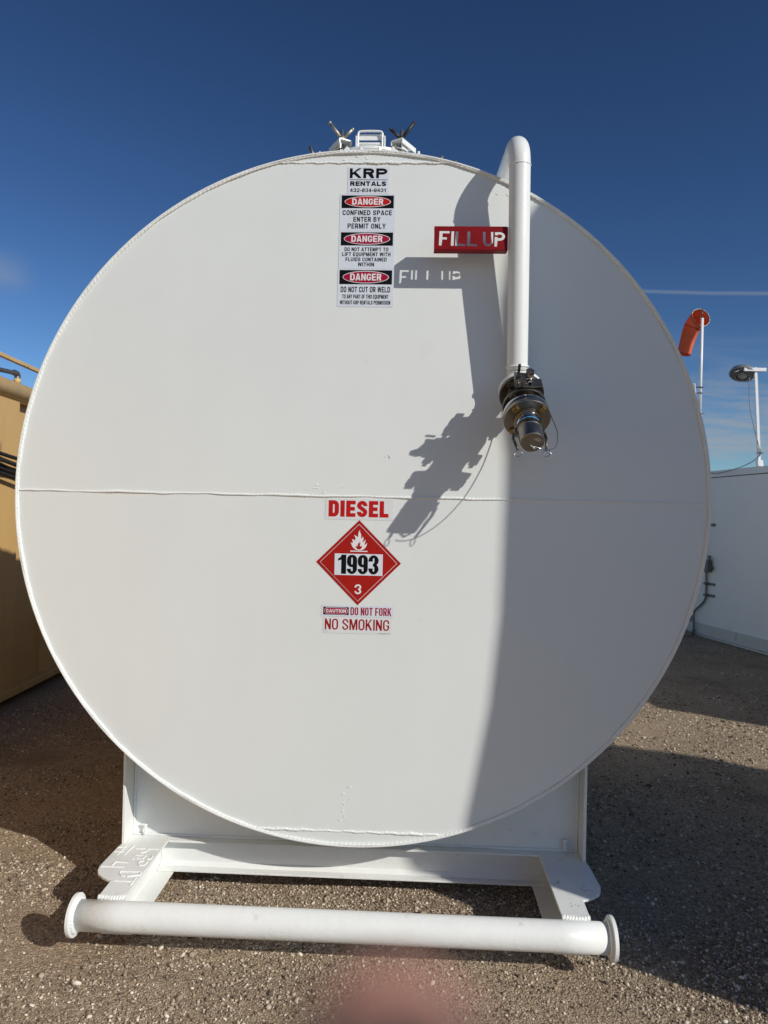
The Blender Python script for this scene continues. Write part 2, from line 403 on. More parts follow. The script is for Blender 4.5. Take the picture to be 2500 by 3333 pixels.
def gravel():
    rg = np.random.default_rng(5)
    # unit stone: low-poly rounded rock variants
    bm = bmesh.new(); bmesh.ops.create_icosphere(bm, subdivisions=1, radius=1.0)
    bv = np.array([v.co[:] for v in bm.verts]); bf = np.array([[v.index for v in f.verts] for f in bm.faces]); bm.free()
    var = []
    for k in range(14):
        q = bv * (1 + rg.uniform(-0.28, 0.28, (len(bv), 1)))
        q = q * np.array([1, rg.uniform(0.6, 0.95), rg.uniform(0.4, 0.7)])
        var.append(q)
    regs = [  # x0, x1, y0, y1, count, rmin, rmax
        (-1.9, 2.1, -1.15, 0.35, 34000, 0.0024, 0.0085),
        (-1.9, 2.1, -1.15, 0.35, 26000, 0.0014, 0.0055),
        (-1.9, 2.1, -1.15, 0.35, 2600, 0.006, 0.014),
        (-0.9, 0.9, -0.3, 0.5, 4500, 0.0025, 0.009),
        (1.0, 4.3, -0.7, 4.2, 26000, 0.004, 0.011),
        (1.4, 5.2, 2.2, 8.5, 6000, 0.006, 0.013),
        (-3.3, -0.9, 0.0, 4.2, 15000, 0.004, 0.011),
        (-2.6, 2.2, -1.0, 0.3, 70, 0.012, 0.022),
        (1.0, 4.5, 0.5, 4.5, 900, 0.011, 0.022)]
    VV = []; FF = []; o = 0
    for x0, x1, y0, y1, n, r0, r1 in regs:
        x = rg.uniform(x0, x1, n); y = rg.uniform(y0, y1, n)
        keep = (np.sin(x * 3.1 + 1.3 * np.sin(y * 2.3)) * np.sin(y * 3.7 + np.sin(x * 1.9)) + 0.35 * np.sin(x * 9.0 + 2 * np.sin(y * 7)) * np.sin(y * 11.0 + x * 3) + 0.65 * rg.uniform(-1, 1, n)) > -0.42
        if r1 < 0.006: keep |= True                 # fine grit lies everywhere
        x, y = x[keep], y[keep]; n = len(x)
        r = r0 + (r1 - r0) * rg.power(0.55, n) ** 1.6
        vi = rg.integers(0, 14, n); a = rg.uniform(0, 2 * PI, n); tl = rg.normal(0, 0.28, (n, 2))
        base = np.stack([var[i] for i in vi])
        ca, sa = np.cos(a)[:, None], np.sin(a)[:, None]
        X = base[:, :, 0] * ca - base[:, :, 1] * sa; Y = base[:, :, 0] * sa + base[:, :, 1] * ca; Z = base[:, :, 2] + X * tl[:, :1] + Y * tl[:, 1:]
        P = np.stack([X, Y, Z], 2) * r[:, None, None]
        gz = 0.007 * np.sin(x * 2.1 + 0.7 * np.sin(y * 1.7)) * np.sin(y * 1.9 + 0.5) + 0.004 * np.sin(x * 6.3 + 1) * np.sin(y * 7.1) - 0.008
        P += np.stack([x, y, gz + r * 0.30], 1)[:, None, :]
        VV.append(P.reshape(-1, 3))
        FF.append((bf[None] + (np.arange(n) * len(bv))[:, None, None] + o).reshape(-1, 3)); o += n * len(bv)
    VV = np.concatenate(VV); FF = np.concatenate(FF)
    me = bpy.data.meshes.new('gravel')
    me.vertices.add(len(VV)); me.vertices.foreach_set('co', VV.ravel().astype(np.float32))
    me.loops.add(FF.size); me.loops.foreach_set('vertex_index', FF.ravel().astype(np.int32))
    me.polygons.add(len(FF)); me.polygons.foreach_set('loop_start', (np.arange(len(FF)) * 3).astype(np.int32))
    me.update(calc_edges=True)
    m = bpy.data.materials.new('gravel_stone'); m.use_nodes = True
    nt = m.node_tree; b = nt.nodes['Principled BSDF']; b.inputs['Roughness'].default_value = 0.9; b.inputs['Specular IOR Level'].default_value = 0.2
    g = nt.nodes.new('ShaderNodeNewGeometry'); r = nt.nodes.new('ShaderNodeValToRGB')
    els = [(0.0, (0.11, 0.088, 0.070)), (0.3, (0.26, 0.204, 0.146)), (0.6, (0.405, 0.324, 0.234)), (0.84, (0.56, 0.474, 0.36)), (0.96, (0.74, 0.67, 0.55))]
    while len(r.color_ramp.elements) < len(els): r.color_ramp.elements.new(0.5)
    for e, (p, c) in zip(r.color_ramp.elements, els): e.position = p; e.color = (*c, 1)
    nt.links.new(g.outputs['Random Per Island'], r.inputs[0]); nt.links.new(r.outputs[0], b.inputs['Base Color'])
    me.materials.append(m)
    ob = bpy.data.objects.new('gravel', me); COL.objects.link(ob)
    tag(ob, 'loose tan and grey crushed gravel strewn over the packed yard', 'gravel', kind='stuff')
gravel()

# ================================================================== the fuel tank
ZC = 1.865; R = 1.569; LEN = 7.2
tank = thing('fuel_tank', 'large white horizontal diesel tank on a low skid, its round end filling the view', 'fuel tank')
# shell, open ring at the front with a small lip beyond the head plate
NS = 160
def ring(r, y, n=NS): return [V((r * math.sin(2 * PI * k / n), y, ZC + r * math.cos(2 * PI * k / n))) for k in range(n)]
mb = MB()
rings = [ring(R - 0.008, 0.06), ring(R - 0.008, -0.009), ring(R - 0.0065, -0.011), ring(R - 0.0015, -0.011), ring(R, -0.009), ring(R, 0.5), ring(R, 2.4), ring(R, LEN)]
vs = [p for r_ in rings for p in r_]; fs = []
for i in range(len(rings) - 1):
    for k in range(NS):
        l = (k + 1) % NS; fs.append((i * NS + k, i * NS + l, (i + 1) * NS + l, (i + 1) * NS + k))
mb.add(vs, fs)
mb.f.append(tuple((len(rings) - 1) * NS + k for k in range(NS))); mb.sm.append(False)
mb.build('shell', white, tank, smooth_angle=30)
# head plate
mb = MB(); mb.add(ring(R - 0.004, 0.0) + ring(R - 0.004, 0.012), [tuple(range(NS))[::-1], tuple(range(NS, 2 * NS))] + [(k, (k + 1) % NS, NS + (k + 1) % NS, NS + k) for k in range(NS)])
head = mb.build('head_plate', face_m, tank)
# welds
bead(ring(R - 0.010, -0.004, 400), 0.0056, 3, closed=True, step=0.0034, twist=0.021).build('rim_weld', weldm, tank, clean=False)
def seam(z0, seed, r=0.0048):
    w = math.sqrt((R - 0.012) ** 2 - (z0 - ZC) ** 2)
    pts = [V((-w + 2 * w * i / 60, -0.001, z0 + 0.0016 * math.sin(i * 0.9 + seed) + 0.001 * math.sin(i * 2.3))) for i in range(61)]
    return bead(pts, r, seed, twist=0.019).build('seam_weld', weldm, head, clean=False)
seam(3.377, 11); seam(ZC + 0.003, 12, 0.0046); seam(0.363, 13)
# a few rough patches of weld spatter and grinding on the head
rg = random.Random(4)
for cx, cz, w, h, n in ((-0.15, 1.895, 0.10, 0.02, 10), (-0.02, 0.49, 0.02, 0.09, 9), (1.50, 1.80, 0.03, 0.06, 10), (0.0, 3.40, 0.12, 0.02, 6), (0.66, 3.22, 0.05, 0.02, 5)):
    for _ in range(n):
        p = V((cx + rg.uniform(-w, w), -0.0006, cz + rg.uniform(-h, h)))
        if (p.x ** 2 + (p.z - ZC) ** 2) > (R - 0.02) ** 2: continue
        d = V((rg.uniform(-1, 1), 0, rg.uniform(-1, 0.3))).normalized() * rg.uniform(0.006, 0.02)
        MB().tube([p, p + d * 0.5, p + d], [0.0008, 0.0018, 0.0006], 6).build('weld_spatter', weldm, head)
primer = mat('scratched_primer', (0.30, 0.29, 0.27), 0.7)
for (x, z), (dx, dz) in (((0.138, 2.058), (0.007, -0.018)), ((0.118, 2.049), (0.004, -0.003)), ((0.03, 2.48), (0.0015, -0.004)), ((0.30, 1.32), (0.002, -0.002))):
    MB().tube([V((x, -0.0004, z)), V((x + dx * 0.5 + 0.001, -0.0006, z + dz * 0.5)), V((x + dx, -0.0004, z + dz))], [0.0006, 0.0016, 0.0008], 6).build('scratch_mark', primer, head)
# wear pad between shell and saddle
mb = MB(); a0 = math.atan2(-1.142, 0.766 - ZC); a1 = math.atan2(1.139, 0.768 - ZC); a1 = a1 if a1 < 0 else a1 - 2 * PI
A0 = a0 if a0 < 0 else a0 - 2 * PI
n = 60; vs = []
for i in range(n + 1):
    a = A0 + (a1 - A0) * i / n
    for rr, y in ((R + 0.0005, 0.028), (R + 0.012, 0.028), (R + 0.012, 0.42), (R + 0.0005, 0.42)): vs.append(V((rr * math.sin(a), y, ZC + rr * math.cos(a))))
fs = [(4 * i + k, 4 * i + (k + 1) % 4, 4 * i + 4 + (k + 1) % 4, 4 * i + 4 + k) for i in range(n) for k in range(4)] + [(0, 1, 2, 3), (4 * n + 3, 4 * n + 2, 4 * n + 1, 4 * n)]
MB().add(vs, fs).build('wear_pad', skid_m, tank, smooth_angle=30)
pa = [V(((R + 0.006) * math.sin(A0 + (a1 - A0) * i / 120), 0.024, ZC + (R + 0.006) * math.cos(A0 + (a1 - A0) * i / 120))) for i in range(121)]
bead(pa, 0.0055, 21, twist=0.016).build('pad_weld', weldm, tank, clean=False)
# saddle: a web plate curved to the shell, closed by a post plate each side
ZT = 0.22
w = 1.062; pts = []
for i in range(41):
    x = w - 2 * w * i / 40
    pts.append(V((x, 0.21, ZC - math.sqrt((R + 0.006) ** 2 - x * x))))
zt = ZC - math.sqrt((R + 0.012) ** 2 - w * w) - 0.004
for yy in (0.21, 3.4, 6.7):
    sd_ = MB().prism([V((-w, yy, ZT + 0.001)), V((w, yy, ZT + 0.001))] + [V((p.x, yy, p.z)) for p in pts], (0, 0.014, 0)).build('saddle', skid_m, tank)
    if yy < 1: saddle = sd_
    for sx in (-1, 1):
        MB().box((sx * (w + 0.0085), yy - 0.01, (ZT + 0.001 + zt) / 2), (0.013, 0.20, zt - ZT - 0.001)).build('side_plate', skid_m, sd_, bevel=0.0015)
for sx in (-1, 1):
    bead([V((sx * (w - 0.003), 0.206, zt - 0.01)), V((sx * (w - 0.003), 0.206, ZT + 0.006))], 0.0055, 31 + sx).build('corner_weld', weldm, saddle, clean=False)
bead([V((-w, 0.205, ZT + 0.004)), V((w, 0.205, ZT + 0.004))], 0.0048, 33).build('base_weld', weldm, saddle, clean=False)
for sx in (-1, 1):
    bead([V((sx * 1.0, 0.19, ZT + 0.012)), V((sx * 1.0, 0.19, ZT + 0.05)), V((sx * 0.99, 0.19, ZT + 0.053)), V((sx * 1.012, 0.19, ZT + 0.056))], 0.006, 35 + sx).build('drain_stub', weldm, saddle, clean=False)
# front cross channel: C section opening to the front
ZB = 0.062
mb = MB(); t_ = 0.009
for y0, yw, sgn in ((0.155, 0.222, 1),):
    mb.box((0, (y0 + yw) / 2, ZT - t_ / 2 - 0.0005), (1.748, yw - y0, t_))
    mb.box((0, yw - 0.0055, (ZT + ZB) / 2 + 0.0025), (1.852, 0.010, ZT - ZB - 2 * t_ - 0.020))
    mb.box((0, (y0 + yw) / 2, ZB + t_ / 2 + 0.0105), (1.852, yw - y0, t_))
mb.prism([V((-0.926, 0.2119, ZB + t_ + 0.011)), V((-0.926, 0.190, ZB + t_ + 0.011)), V((-0.926, 0.2119, ZB + t_ + 0.03))], (1.852, 0, 0))
mb.build('cross_channel', skid_m, tank, bevel=0.002)
# skid arms / runners: beam with wide lifting-ear top plate
for sx in (-1, 1):
    arm = MB()
    arm.box((sx * 0.9325, 3.18, 0.141), (0.010, 7.06, 0.136))
    arm.box((sx * 0.912, 3.18, 0.0675), (0.128, 7.06, 0.009))
    arm = arm.build('skid_beam', skid_m, tank, bevel=0.0015)
    pl = [(0.875, -0.352), (0.985, -0.356), (0.988, -0.232), (1.005, -0.226), (1.035, -0.208), (1.066, -0.180), (1.080, -0.150), (1.088, -0.115), (1.084, 0.06), (1.078, 0.115), (1.078, 6.71), (0.875, 6.71)]
    MB().prism([V((sx * x, y, ZT - 0.011)) for x, y in pl], (0, 0, 0.011)).build('top_plate', skid_m, arm, bevel=0.002)
    bead([V((sx * 0.875, -0.357, ZT - 0.004)), V((sx * 0.93, -0.361, ZT - 0.007)), V((sx * 0.985, -0.357, ZT - 0.004))], 0.011, 41 + sx, twist=0.012).build('arm_weld', weldm, arm, clean=False)
    for y in (0.5, 3.4, 6.5):
        MB().box((sx * 0.93, y, 0.028), (0.16, 0.3, 0.0695)).build('foot', skid_m, arm, bevel=0.004)
# weld-bead writing on the near left ear
STR = [[(-1.013, 0.09), (-1.021, -0.007)], [(-1.044, 0.08), (-1.052, -0.01)], [(-1.08, 0.061), (-1.043, 0.07)], [(-1.078, 0.02), (-1.037, 0.02)], [(-1.078, -0.121), (-0.977, -0.118)], [(-1.035, -0.11), (-1.032, -0.075), (-0.979, -0.078)], [(-0.891, -0.154), (-0.976, -0.158), (-0.974, -0.177), (-0.956, -0.195), (-0.945, -0.197)], [(-0.932, -0.199), (-0.883, -0.183), (-0.888, -0.154)], [(-0.973, -0.238), (-0.888, -0.237)], [(-0.89, -0.271), (-0.889, -0.202)], [(-0.911, -0.059), (-0.929, -0.064), (-0.927, -0.084), (-0.916, -0.098), (-0.897, -0.095), (-0.892, -0.063)], [(-0.971, -0.007), (-0.934, -0.007)], [(-0.904, -0.04), (-0.889, -0.035), (-0.892, -0.006)], [(-0.925, -0.038), (-0.922, -0.006)], [(-0.969, -0.042), (-0.962, -0.04)], [(-0.953, -0.038), (-0.932, -0.039)], [(-0.993, 0.058), (-0.948, 0.058)], [(-0.953, 0.017), (-0.936, 0.025), (-0.93, 0.057), (-0.886, 0.059)]]
wr = MB()
for i, s_ in enumerate(STR):
    b_ = bead([V((x, y, ZT + 0.0005)) for x, y in s_], 0.0034, 60 + i, n=8, twist=0.009)
    wr.add(b_.v, b_.f, True)
wr.build('weld_lettering', weldm, tank, clean=False)
rgs = random.Random(9); scuffm = mat('scuffed_steel', (0.12, 0.11, 0.11), 0.7)
for cx, cy, n in ((0.905, -0.10, 6), (1.02, -0.14, 7), (0.95, -0.27, 4), (1.02, 0.16, 3)):
    for _ in range(n):
        p = V((cx + rgs.uniform(-0.025, 0.025), cy + rgs.uniform(-0.022, 0.022), ZT + 0.0002)); a = rgs.uniform(0.3, 1.3); l = rgs.uniform(0.004, 0.014)
        MB().tube([p, p + V((math.cos(a), math.sin(a), 0)) * l * 0.5, p + V((math.cos(a), math.sin(a), 0)) * l], [0.0005, 0.0013, 0.0005], 6).build('scuff_mark', scuffm, tank)
# bumper pipe with end flanges
BY, BZ = -0.398, 0.162
bump_p = MB().tube([V((x, BY, BZ)) for x in np.linspace(-1.052, 1.052, 12)], 0.0572, 48).build('bumper_pipe', skid_m, tank)
for sx in (-1, 1):
    MB().lathe((sx * 1.052, BY, BZ), (sx, 0, 0), [(-0.001, 0.03), (-0.001, 0.079), (0.001, 0.081), (0.013, 0.081), (0.015, 0.079), (0.015, 0.0)], 56).build('end_flange', skid_m, bump_p, smooth_angle=35)
    bead(arc((sx * 1.048, BY, BZ), 0.060, 0, 2 * PI, (0, 1, 0), (0, 0, 1), 60)[:-1], 0.007, 71 + sx, closed=True, twist=0.013).build('flange_weld', weldm, bump_p, clean=False)
for sx in (-1, 1):
    MB().box((sx * 0.93, BY + 0.025, BZ - 0.0605), (0.11, 0.06, 0.005)).build('wear_strip', skid_m, bump_p, bevel=0.002)

# fill pipe
PT = V((0.6807, -0.148, 3.293)); PB = V((0.6962, -0.080, 2.4445)); PR = 0.0452
ax = (PT - PB).normalized()
eb = 0.114
back = V((-0.02, 1, 0.0)).normalized()
up_, bk_ = ax, (back - ax * back.dot(ax)).normalized()
low_end = PB - ax * 0.02
path = [low_end, PB, PT]
path += arc(PT + bk_ * eb, eb, PI, PI / 2, bk_, up_, 14)[1:]
e0 = path[-1]
path += [e0 + bk_ * 0.25, e0 + bk_ * 0.45]
e1 = path[-1]
path += arc(e1 - up_ * eb, eb, PI / 2, 0, bk_, up_, 12)[1:]
path.append(path[-1] - up_ * 0.16)
fill = MB().tube(path, PR, 40).build('fill_pipe', white, tank)
def wring(c, d, r, rb, seed, par, nm='pipe_weld', m=weldm):
    x, y = frame(V(d))
    bead(arc(c, r, 0, 2 * PI, x, y, 60)[:-1], rb, seed, closed=True, twist=0.012, step=0.003).build(nm, m, par, clean=False)
wring(PT, ax, PR + 0.0005, 0.0032, 81, fill); wring(PB, ax, PR + 0.0005, 0.0036, 82, fill)
# 45-degree elbow down into the valve
D = (V((0.713, -0.402, 2.073)) - V((0.7023, -0.146, 2.3124))).normalized()
F0 = V((0.7023, -0.146, 2.3124)) + V((0.004, 0.012, 0.012))
el_p = smooth_path([low_end, low_end - ax * 0.03, F0 - D * 0.055, F0 - D * 0.02], 8)
MB().tube(el_p, [PR] * (len(el_p) - 1) + [0.052], 40).build('elbow', white, fill)
wring(F0 - D * 0.05, D, PR + 0.001, 0.0035, 83, fill)
MB().lathe(F0, D, [(-0.022, 0.0), (-0.022, 0.092), (-0.020, 0.0945), (-0.002, 0.0945), (0.0, 0.092), (0.0, 0.0)], 72).build('pipe_flange', white, fill, smooth_angle=35)
MB().sphere(F0 - D * 0.03 + V((0.062, 0.01, 0.05)), 0.013).build('lug', white, fill)
# valve assembly
LX = V((1, 0, 0)); LX = (LX - D * LX.dot(D)).normalized(); UP = LX.cross(D).normalized()
if UP.z < 0: UP = -UP
def vp(t, x, u): return F0 + D * t + LX * x + UP * u
valve = MB().lathe(F0, D, [(0.003, 0.0), (0.003, 0.0925), (0.005, 0.0945), (0.020, 0.0945), (0.022, 0.0925), (0.022, 0.066), (0.034, 0.060), (0.046, 0.066), (0.056, 0.070), (0.094, 0.070), (0.096, 0.0885), (0.098, 0.0905), (0.112, 0.0905), (0.114, 0.0885), (0.114, 0.062), (0.124, 0.055), (0.146, 0.056), (0.154, 0.062), (0.1555, 0.070), (0.1555, 0.0)], 72).build('ball_valve', dark_steel, tank, smooth_angle=35)
MB().lathe(F0, D, [(0.156, 0.0), (0.156, 0.0945), (0.158, 0.0955), (0.173, 0.0955), (0.175, 0.0945), (0.175, 0.0)], 72).build('spacer_flange', steel2, valve, smooth_angle=35)
MB().lathe(F0, D, [(0.179, 0.0), (0.179, 0.0945), (0.181, 0.0955), (0.199, 0.0955), (0.201, 0.0935), (0.201, 0.058), (0.214, 0.056), (0.216, 0.053), (0.216, 0.0)], 72).build('camlock_flange', steel, valve, smooth_angle=35)
MB().lathe(F0, D, [(0.216, 0.0), (0.216, 0.0505), (0.232, 0.0485), (0.240, 0.0465), (0.244, 0.0440), (0.244, 0.0)], 64).build('camlock_adapter', steel2, valve, smooth_angle=35)
MB().lathe(F0, D, [(0.2445, 0.0), (0.2445, 0.0478), (0.250, 0.0482), (0.2515, 0.0475), (0.2515, 0.0)], 64).build('gasket_ring', bluem, valve, smooth_angle=35)
cap = MB().lathe(F0, D, [(0.252, 0.0), (0.252, 0.0490), (0.254, 0.0500), (0.276, 0.0500), (0.278, 0.0515), (0.282, 0.0515), (0.284, 0.0495), (0.346, 0.0490), (0.352, 0.0475), (0.355, 0.0440), (0.355, 0.0)], 64).build('dust_cap', steel, valve, smooth_angle=35)
MB().box(vp(0.262, -0.004, 0.0507), (0.03, 0.016, 0.002), M((LX, D, UP)).transposed()).build('data_plate', dark_steel, valve, bevel=0.0005)
MB().tube(smooth_path([vp(0.356, 0.0, -0.012), vp(0.364, 0.004, -0.016), vp(0.367, 0.010, -0.021), vp(0.362, 0.017, -0.024), vp(0.356, 0.021, -0.026)], 5), 0.0028, 8).build('cap_eye', steel2, valve)
MB().tube(smooth_path([vp(0.357, -0.008, -0.008), vp(0.362, 0.0, -0.013), vp(0.363, 0.012, -0.018), vp(0.358, 0.024, -0.029)], 5), 0.002, 8).build('cap_hook', steel2, valve)
for sx in (-1, 1):                              # cam arms with pull rings
    B3 = M((LX, D, UP)).transposed()
    q = MB(); q.box(vp(0.268, sx * 0.055, -0.012), (0.012, 0.030, 0.022), B3)
    q.build('arm_lug', steel, valve, bevel=0.002)
    q = MB(); q.tube([vp(0.272, sx * 0.062, -0.018), vp(0.30, sx * 0.066, -0.022), vp(0.37, sx * 0.056, -0.026)], [0.007, 0.006, 0.005], 8)
    q.build('cam_arm', dark_steel, valve)
    c = vp(0.385, sx * 0.056, -0.03)
    MB().tube(arc(c, 0.014, 0, 2 * PI, (LX * 0.9 + UP * 0.3).normalized(), (D * 0.85 - UP * 0.5).normalized(), 24)[:-1], 0.0019, 8, closed=True).build('pull_ring', steel2, valve)
    MB().tube(smooth_path([vp(0.262, sx * 0.056, 0.0), vp(0.30, sx * 0.064, -0.006), vp(0.335, sx * 0.066, -0.012)], 4), 0.0013, 6).build('arm_pin', steel2, valve)
for k in range(4):                              # flange bolts, nuts and studs
    a = PI / 4 + k * PI / 2; x, u = 0.0762 * math.cos(a), 0.0762 * math.sin(a)
    for t0, dd in ((0.022, 1), (0.114, 1)):
        q = MB().hexa(vp(t0 + (0.0005 if dd > 0 else -0.0005), x, u), D * dd, 0.0155, 0.014, 0.3 + k)
        q.cyl(vp(t0, x, u), vp(t0 + dd * 0.024, x, u), 0.0078, 12)
        q.build('stud_nut', dark_steel, valve, bevel=0.001)
    MB().hexa(vp(0.2015, x, u), D, 0.0150, 0.011, 0.5 + k).build('flange_bolt', brass, valve, bevel=0.001)
    MB().hexa(vp(-0.0225, x, u), -D, 0.0155, 0.014, 0.2 + k).build('pipe_flange_bolt', brass, valve, bevel=0.001)
# actuator mounting plate, stem and locking lever
B3 = M((LX, D, UP)).transposed()
MB().cyl(vp(0.078, 0.006, 0.065), vp(0.078, 0.006, 0.092), 0.026, 28).build('stem_neck', dark_steel, valve)
plate = MB().box(vp(0.078, 0.010, 0.0965), (0.112, 0.062, 0.007), B3).build('mounting_plate', steel, valve, bevel=0.003)
for x, t in ((0.058, 0.055), (0.058, 0.100), (-0.038, 0.055), (-0.038, 0.100)):
    MB().cyl(vp(t, x, 0.0985), vp(t, x, 0.1008), 0.0045, 12).build('plate_hole', dark, valve)
MB().cyl(vp(0.070, 0.012, 0.1), vp(0.070, 0.012, 0.148), 0.0125, 20).build('stem', steel2, valve)
MB().hexa(vp(0.070, 0.012, 0.136), UP, 0.019, 0.016, 0.4).build('stem_nut', steel, valve, bevel=0.0015)
MB().hexa(vp(0.092, 0.010, 0.100), UP, 0.014, 0.018, 0.1).build('gland_bolt', steel2, valve, bevel=0.0015)
q = MB()
q.prism([vp(0.064, 0.030, 0.124), vp(0.080, 0.026, 0.124), vp(0.098, -0.010, 0.124), vp(0.104, -0.040, 0.124), vp(0.092, -0.046, 0.124), vp(0.080, -0.018, 0.124), vp(0.060, 0.002, 0.124)], UP * 0.005)
q.prism([vp(0.056, -0.002, 0.128), vp(0.070, -0.004, 0.128), vp(0.066, -0.050, 0.130), vp(0.052, -0.050, 0.130)], UP * 0.004)
q.build('lever', steel, valve, bevel=0.001)
MB().box(vp(0.045, -0.030, 0.146), (0.011, 0.007, 0.040), B3).build('lock_tab', dark_steel, valve, bevel=0.001)
MB().prism([vp(0.060, -0.050, 0.100), vp(0.108, -0.050, 0.100), vp(0.112, -0.052, 0.128), vp(0.108, -0.056, 0.158), vp(0.094, -0.057, 0.164), vp(0.086, -0.054, 0.140), vp(0.064, -0.051, 0.128)], LX * 0.004).build('lever_arm', steel, valve, bevel=0.001)
MB().tube([vp(0.064, -0.046, 0.104), vp(0.056, -0.048, 0.135)], 0.004, 10).build('stop_pin', steel2, valve)
MB().tube([vp(0.096, -0.034, 0.100), vp(0.104, -0.040, 0.132)], 0.004, 10).build('stop_pin', steel2, valve)
MB().box(vp(0.110, -0.022, 0.112), (0.008, 0.008, 0.026), B3).build('stop_lug', steel, valve, bevel=0.001)
# wire lanyard
cab = smooth_path([V(p) for p in ((0.770, -0.118, 2.335), (0.792, -0.135, 2.312), (0.803, -0.150, 2.290), (0.817, -0.177, 2.245), (0.828, -0.204, 2.204), (0.838, -0.244, 2.159), (0.838, -0.274, 2.126), (0.829, -0.312, 2.092), (0.812, -0.350, 2.068), (0.785, -0.385, 2.056), (0.752, -0.405, 2.057), (0.722, -0.412, 2.066))], 8)
MB().tube(cab, 0.0021, 8).build('lanyard', steel2, valve)

# manway hatch on top
HY = 0.62
hatch = MB().lathe((0.0, HY, 3.36), (0, 0, 1), [(0.0, 0.225), (0.255, 0.225), (0.255, 0.250), (0.270, 0.250), (0.270, 0.0)], 64).build('hatch', white, tank, smooth_angle=35)
MB().lathe((0.0, HY, 3.36), (0, 0, 1), [(0.275, 0.0), (0.275, 0.240), (0.278, 0.244), (0.292, 0.244), (0.298, 0.22), (0.306, 0.10), (0.308, 0.0)], 64).build('lid', white, hatch, smooth_angle=25)
q = MB(); yF = 0.40                              # hinge bracket in front: frame, cross bar and two cheeks
q.tube(smooth_path([V((-0.064, yF, 3.58)), V((-0.064, yF, 3.712)), V((-0.062, yF, 3.727)), V((-0.052, yF, 3.735)), V((0.0, yF, 3.737)), V((0.048, yF, 3.735)), V((0.058, yF, 3.727)), V((0.060, yF, 3.712)), V((0.060, yF, 3.58))], 5), 0.0055, 8)
q.cyl((-0.07, yF + 0.01, 3.675), (0.07, yF + 0.01, 3.675), 0.008, 12)
for sx in (-1, 1): q.box((sx * 0.072, yF + 0.01, 3.645), (0.007, 0.035, 0.13))
q.box((0, yF + 0.03, 3.652), (0.125, 0.006, 0.045)); q.box((0, yF + 0.014, 3.712), (0.118, 0.004, 0.03))
q.box((0.0, yF + 0.07, 3.69), (0.10, 0.09, 0.008))
q.build('hinge_bracket', white, hatch, bevel=0.001)
for cx, hm, ang in ((-0.152, zinc, 0.5), (0.155, black_h, -0.5)):
    c = V((cx, 0.46, 3.605)); o = V((cx, 0, 0)).normalized()
    q = MB(); rz = M.Rotation(-cx * 3.6, 3, 'Z')
    for s_ in (-1, 1): q.box(c + rz @ V((s_ * 0.020, 0, 0.030)), (0.008, 0.055, 0.115), rz)
    q.box(c + rz @ V((0, 0.02, 0.100)), (0.060, 0.13, 0.008), rz)
    for s_ in (-1, 1): q.box(c + rz @ V((s_ * 0.033, 0.02, 0.088)), (0.007, 0.13, 0.026), rz)
    cl_ = q.build('clamp', white, hatch, bevel=0.0015)
    st = MB().cyl(c + V((0, 0, -0.02)), c + V((0, 0, 0.168)), 0.0085, 14)
    st.build('stud', galv, hatch)
    h_ = MB().cyl(c + V((0, 0, 0.105)), c + V((0, 0, 0.132)), 0.017, 16)
    for a, L_ in ((0, 0.088), (1, 0.076)):
        dx = (-1 if a == 0 else 1) * (1 if cx < 0 else -1)
        e = c + V((dx * L_ * 0.72, -0.012, 0.128 + L_ * (0.82 if a == 0 else 0.50)))
        h_.tube([c + V((0, 0, 0.120)), e], [0.0085, 0.0085], 12); h_.sphere(e, 0.0092, 8)
    h_.build('wing_nut', hm, hatch)
for p, e, r_ in (((-0.285, 0.42, 3.60), (-0.312, 0.42, 3.668), 0.009), ((0.335, 0.42, 3.565), (0.366, 0.42, 3.618), 0.0085), ((-0.258, 0.40, 3.60), (-0.258, 0.40, 3.632), 0.004), ((0.302, 0.42, 3.57), (0.302, 0.42, 3.616), 0.005), ((0.245, 0.4, 3.58), (0.245, 0.4, 3.632), 0.007), ((0.43, 0.4, 3.52), (0.43, 0.4, 3.585), 0.011)):
    MB().cyl(p, e, r_, 12).build('clamp_stud', galv if r_ > 0.008 else white, hatch)
for k in range(16):
    a = 2 * PI * (k + 0.5) / 16
    MB().hexa((0.238 * math.sin(a), HY - 0.238 * math.cos(a), 3.6305), (0, 0, 1), 0.011, 0.013, k).build('flange_bolt', white, hatch, bevel=0.001)
for sx in (-1, 1):
    MB().prism([V((sx * 0.105, 0.375, 3.56)), V((sx * 0.105, 0.375, 3.640)), V((sx * 0.118, 0.375, 3.648)), V((sx * 0.155, 0.375, 3.600)), V((sx * 0.17, 0.375, 3.56))], (0, 0.01, 0)).build('clamp_lug', white, hatch, bevel=0.001)
    MB().tube(smooth_path([V((sx * 0.10, 0.40, 3.66)), V((sx * 0.16, 0.42, 3.655)), V((sx * 0.21, 0.47, 3.64)), V((sx * 0.235, 0.54, 3.62))], 5), 0.004, 8).build('latch_rod', galv, hatch)
MB().lathe((0, HY, 3.41), (0, 0, 1), [(0, 0.237), (0, 0.34), (0.012, 0.34), (0.19, 0.24)], 48).build('reinforcing_ring', white, hatch)

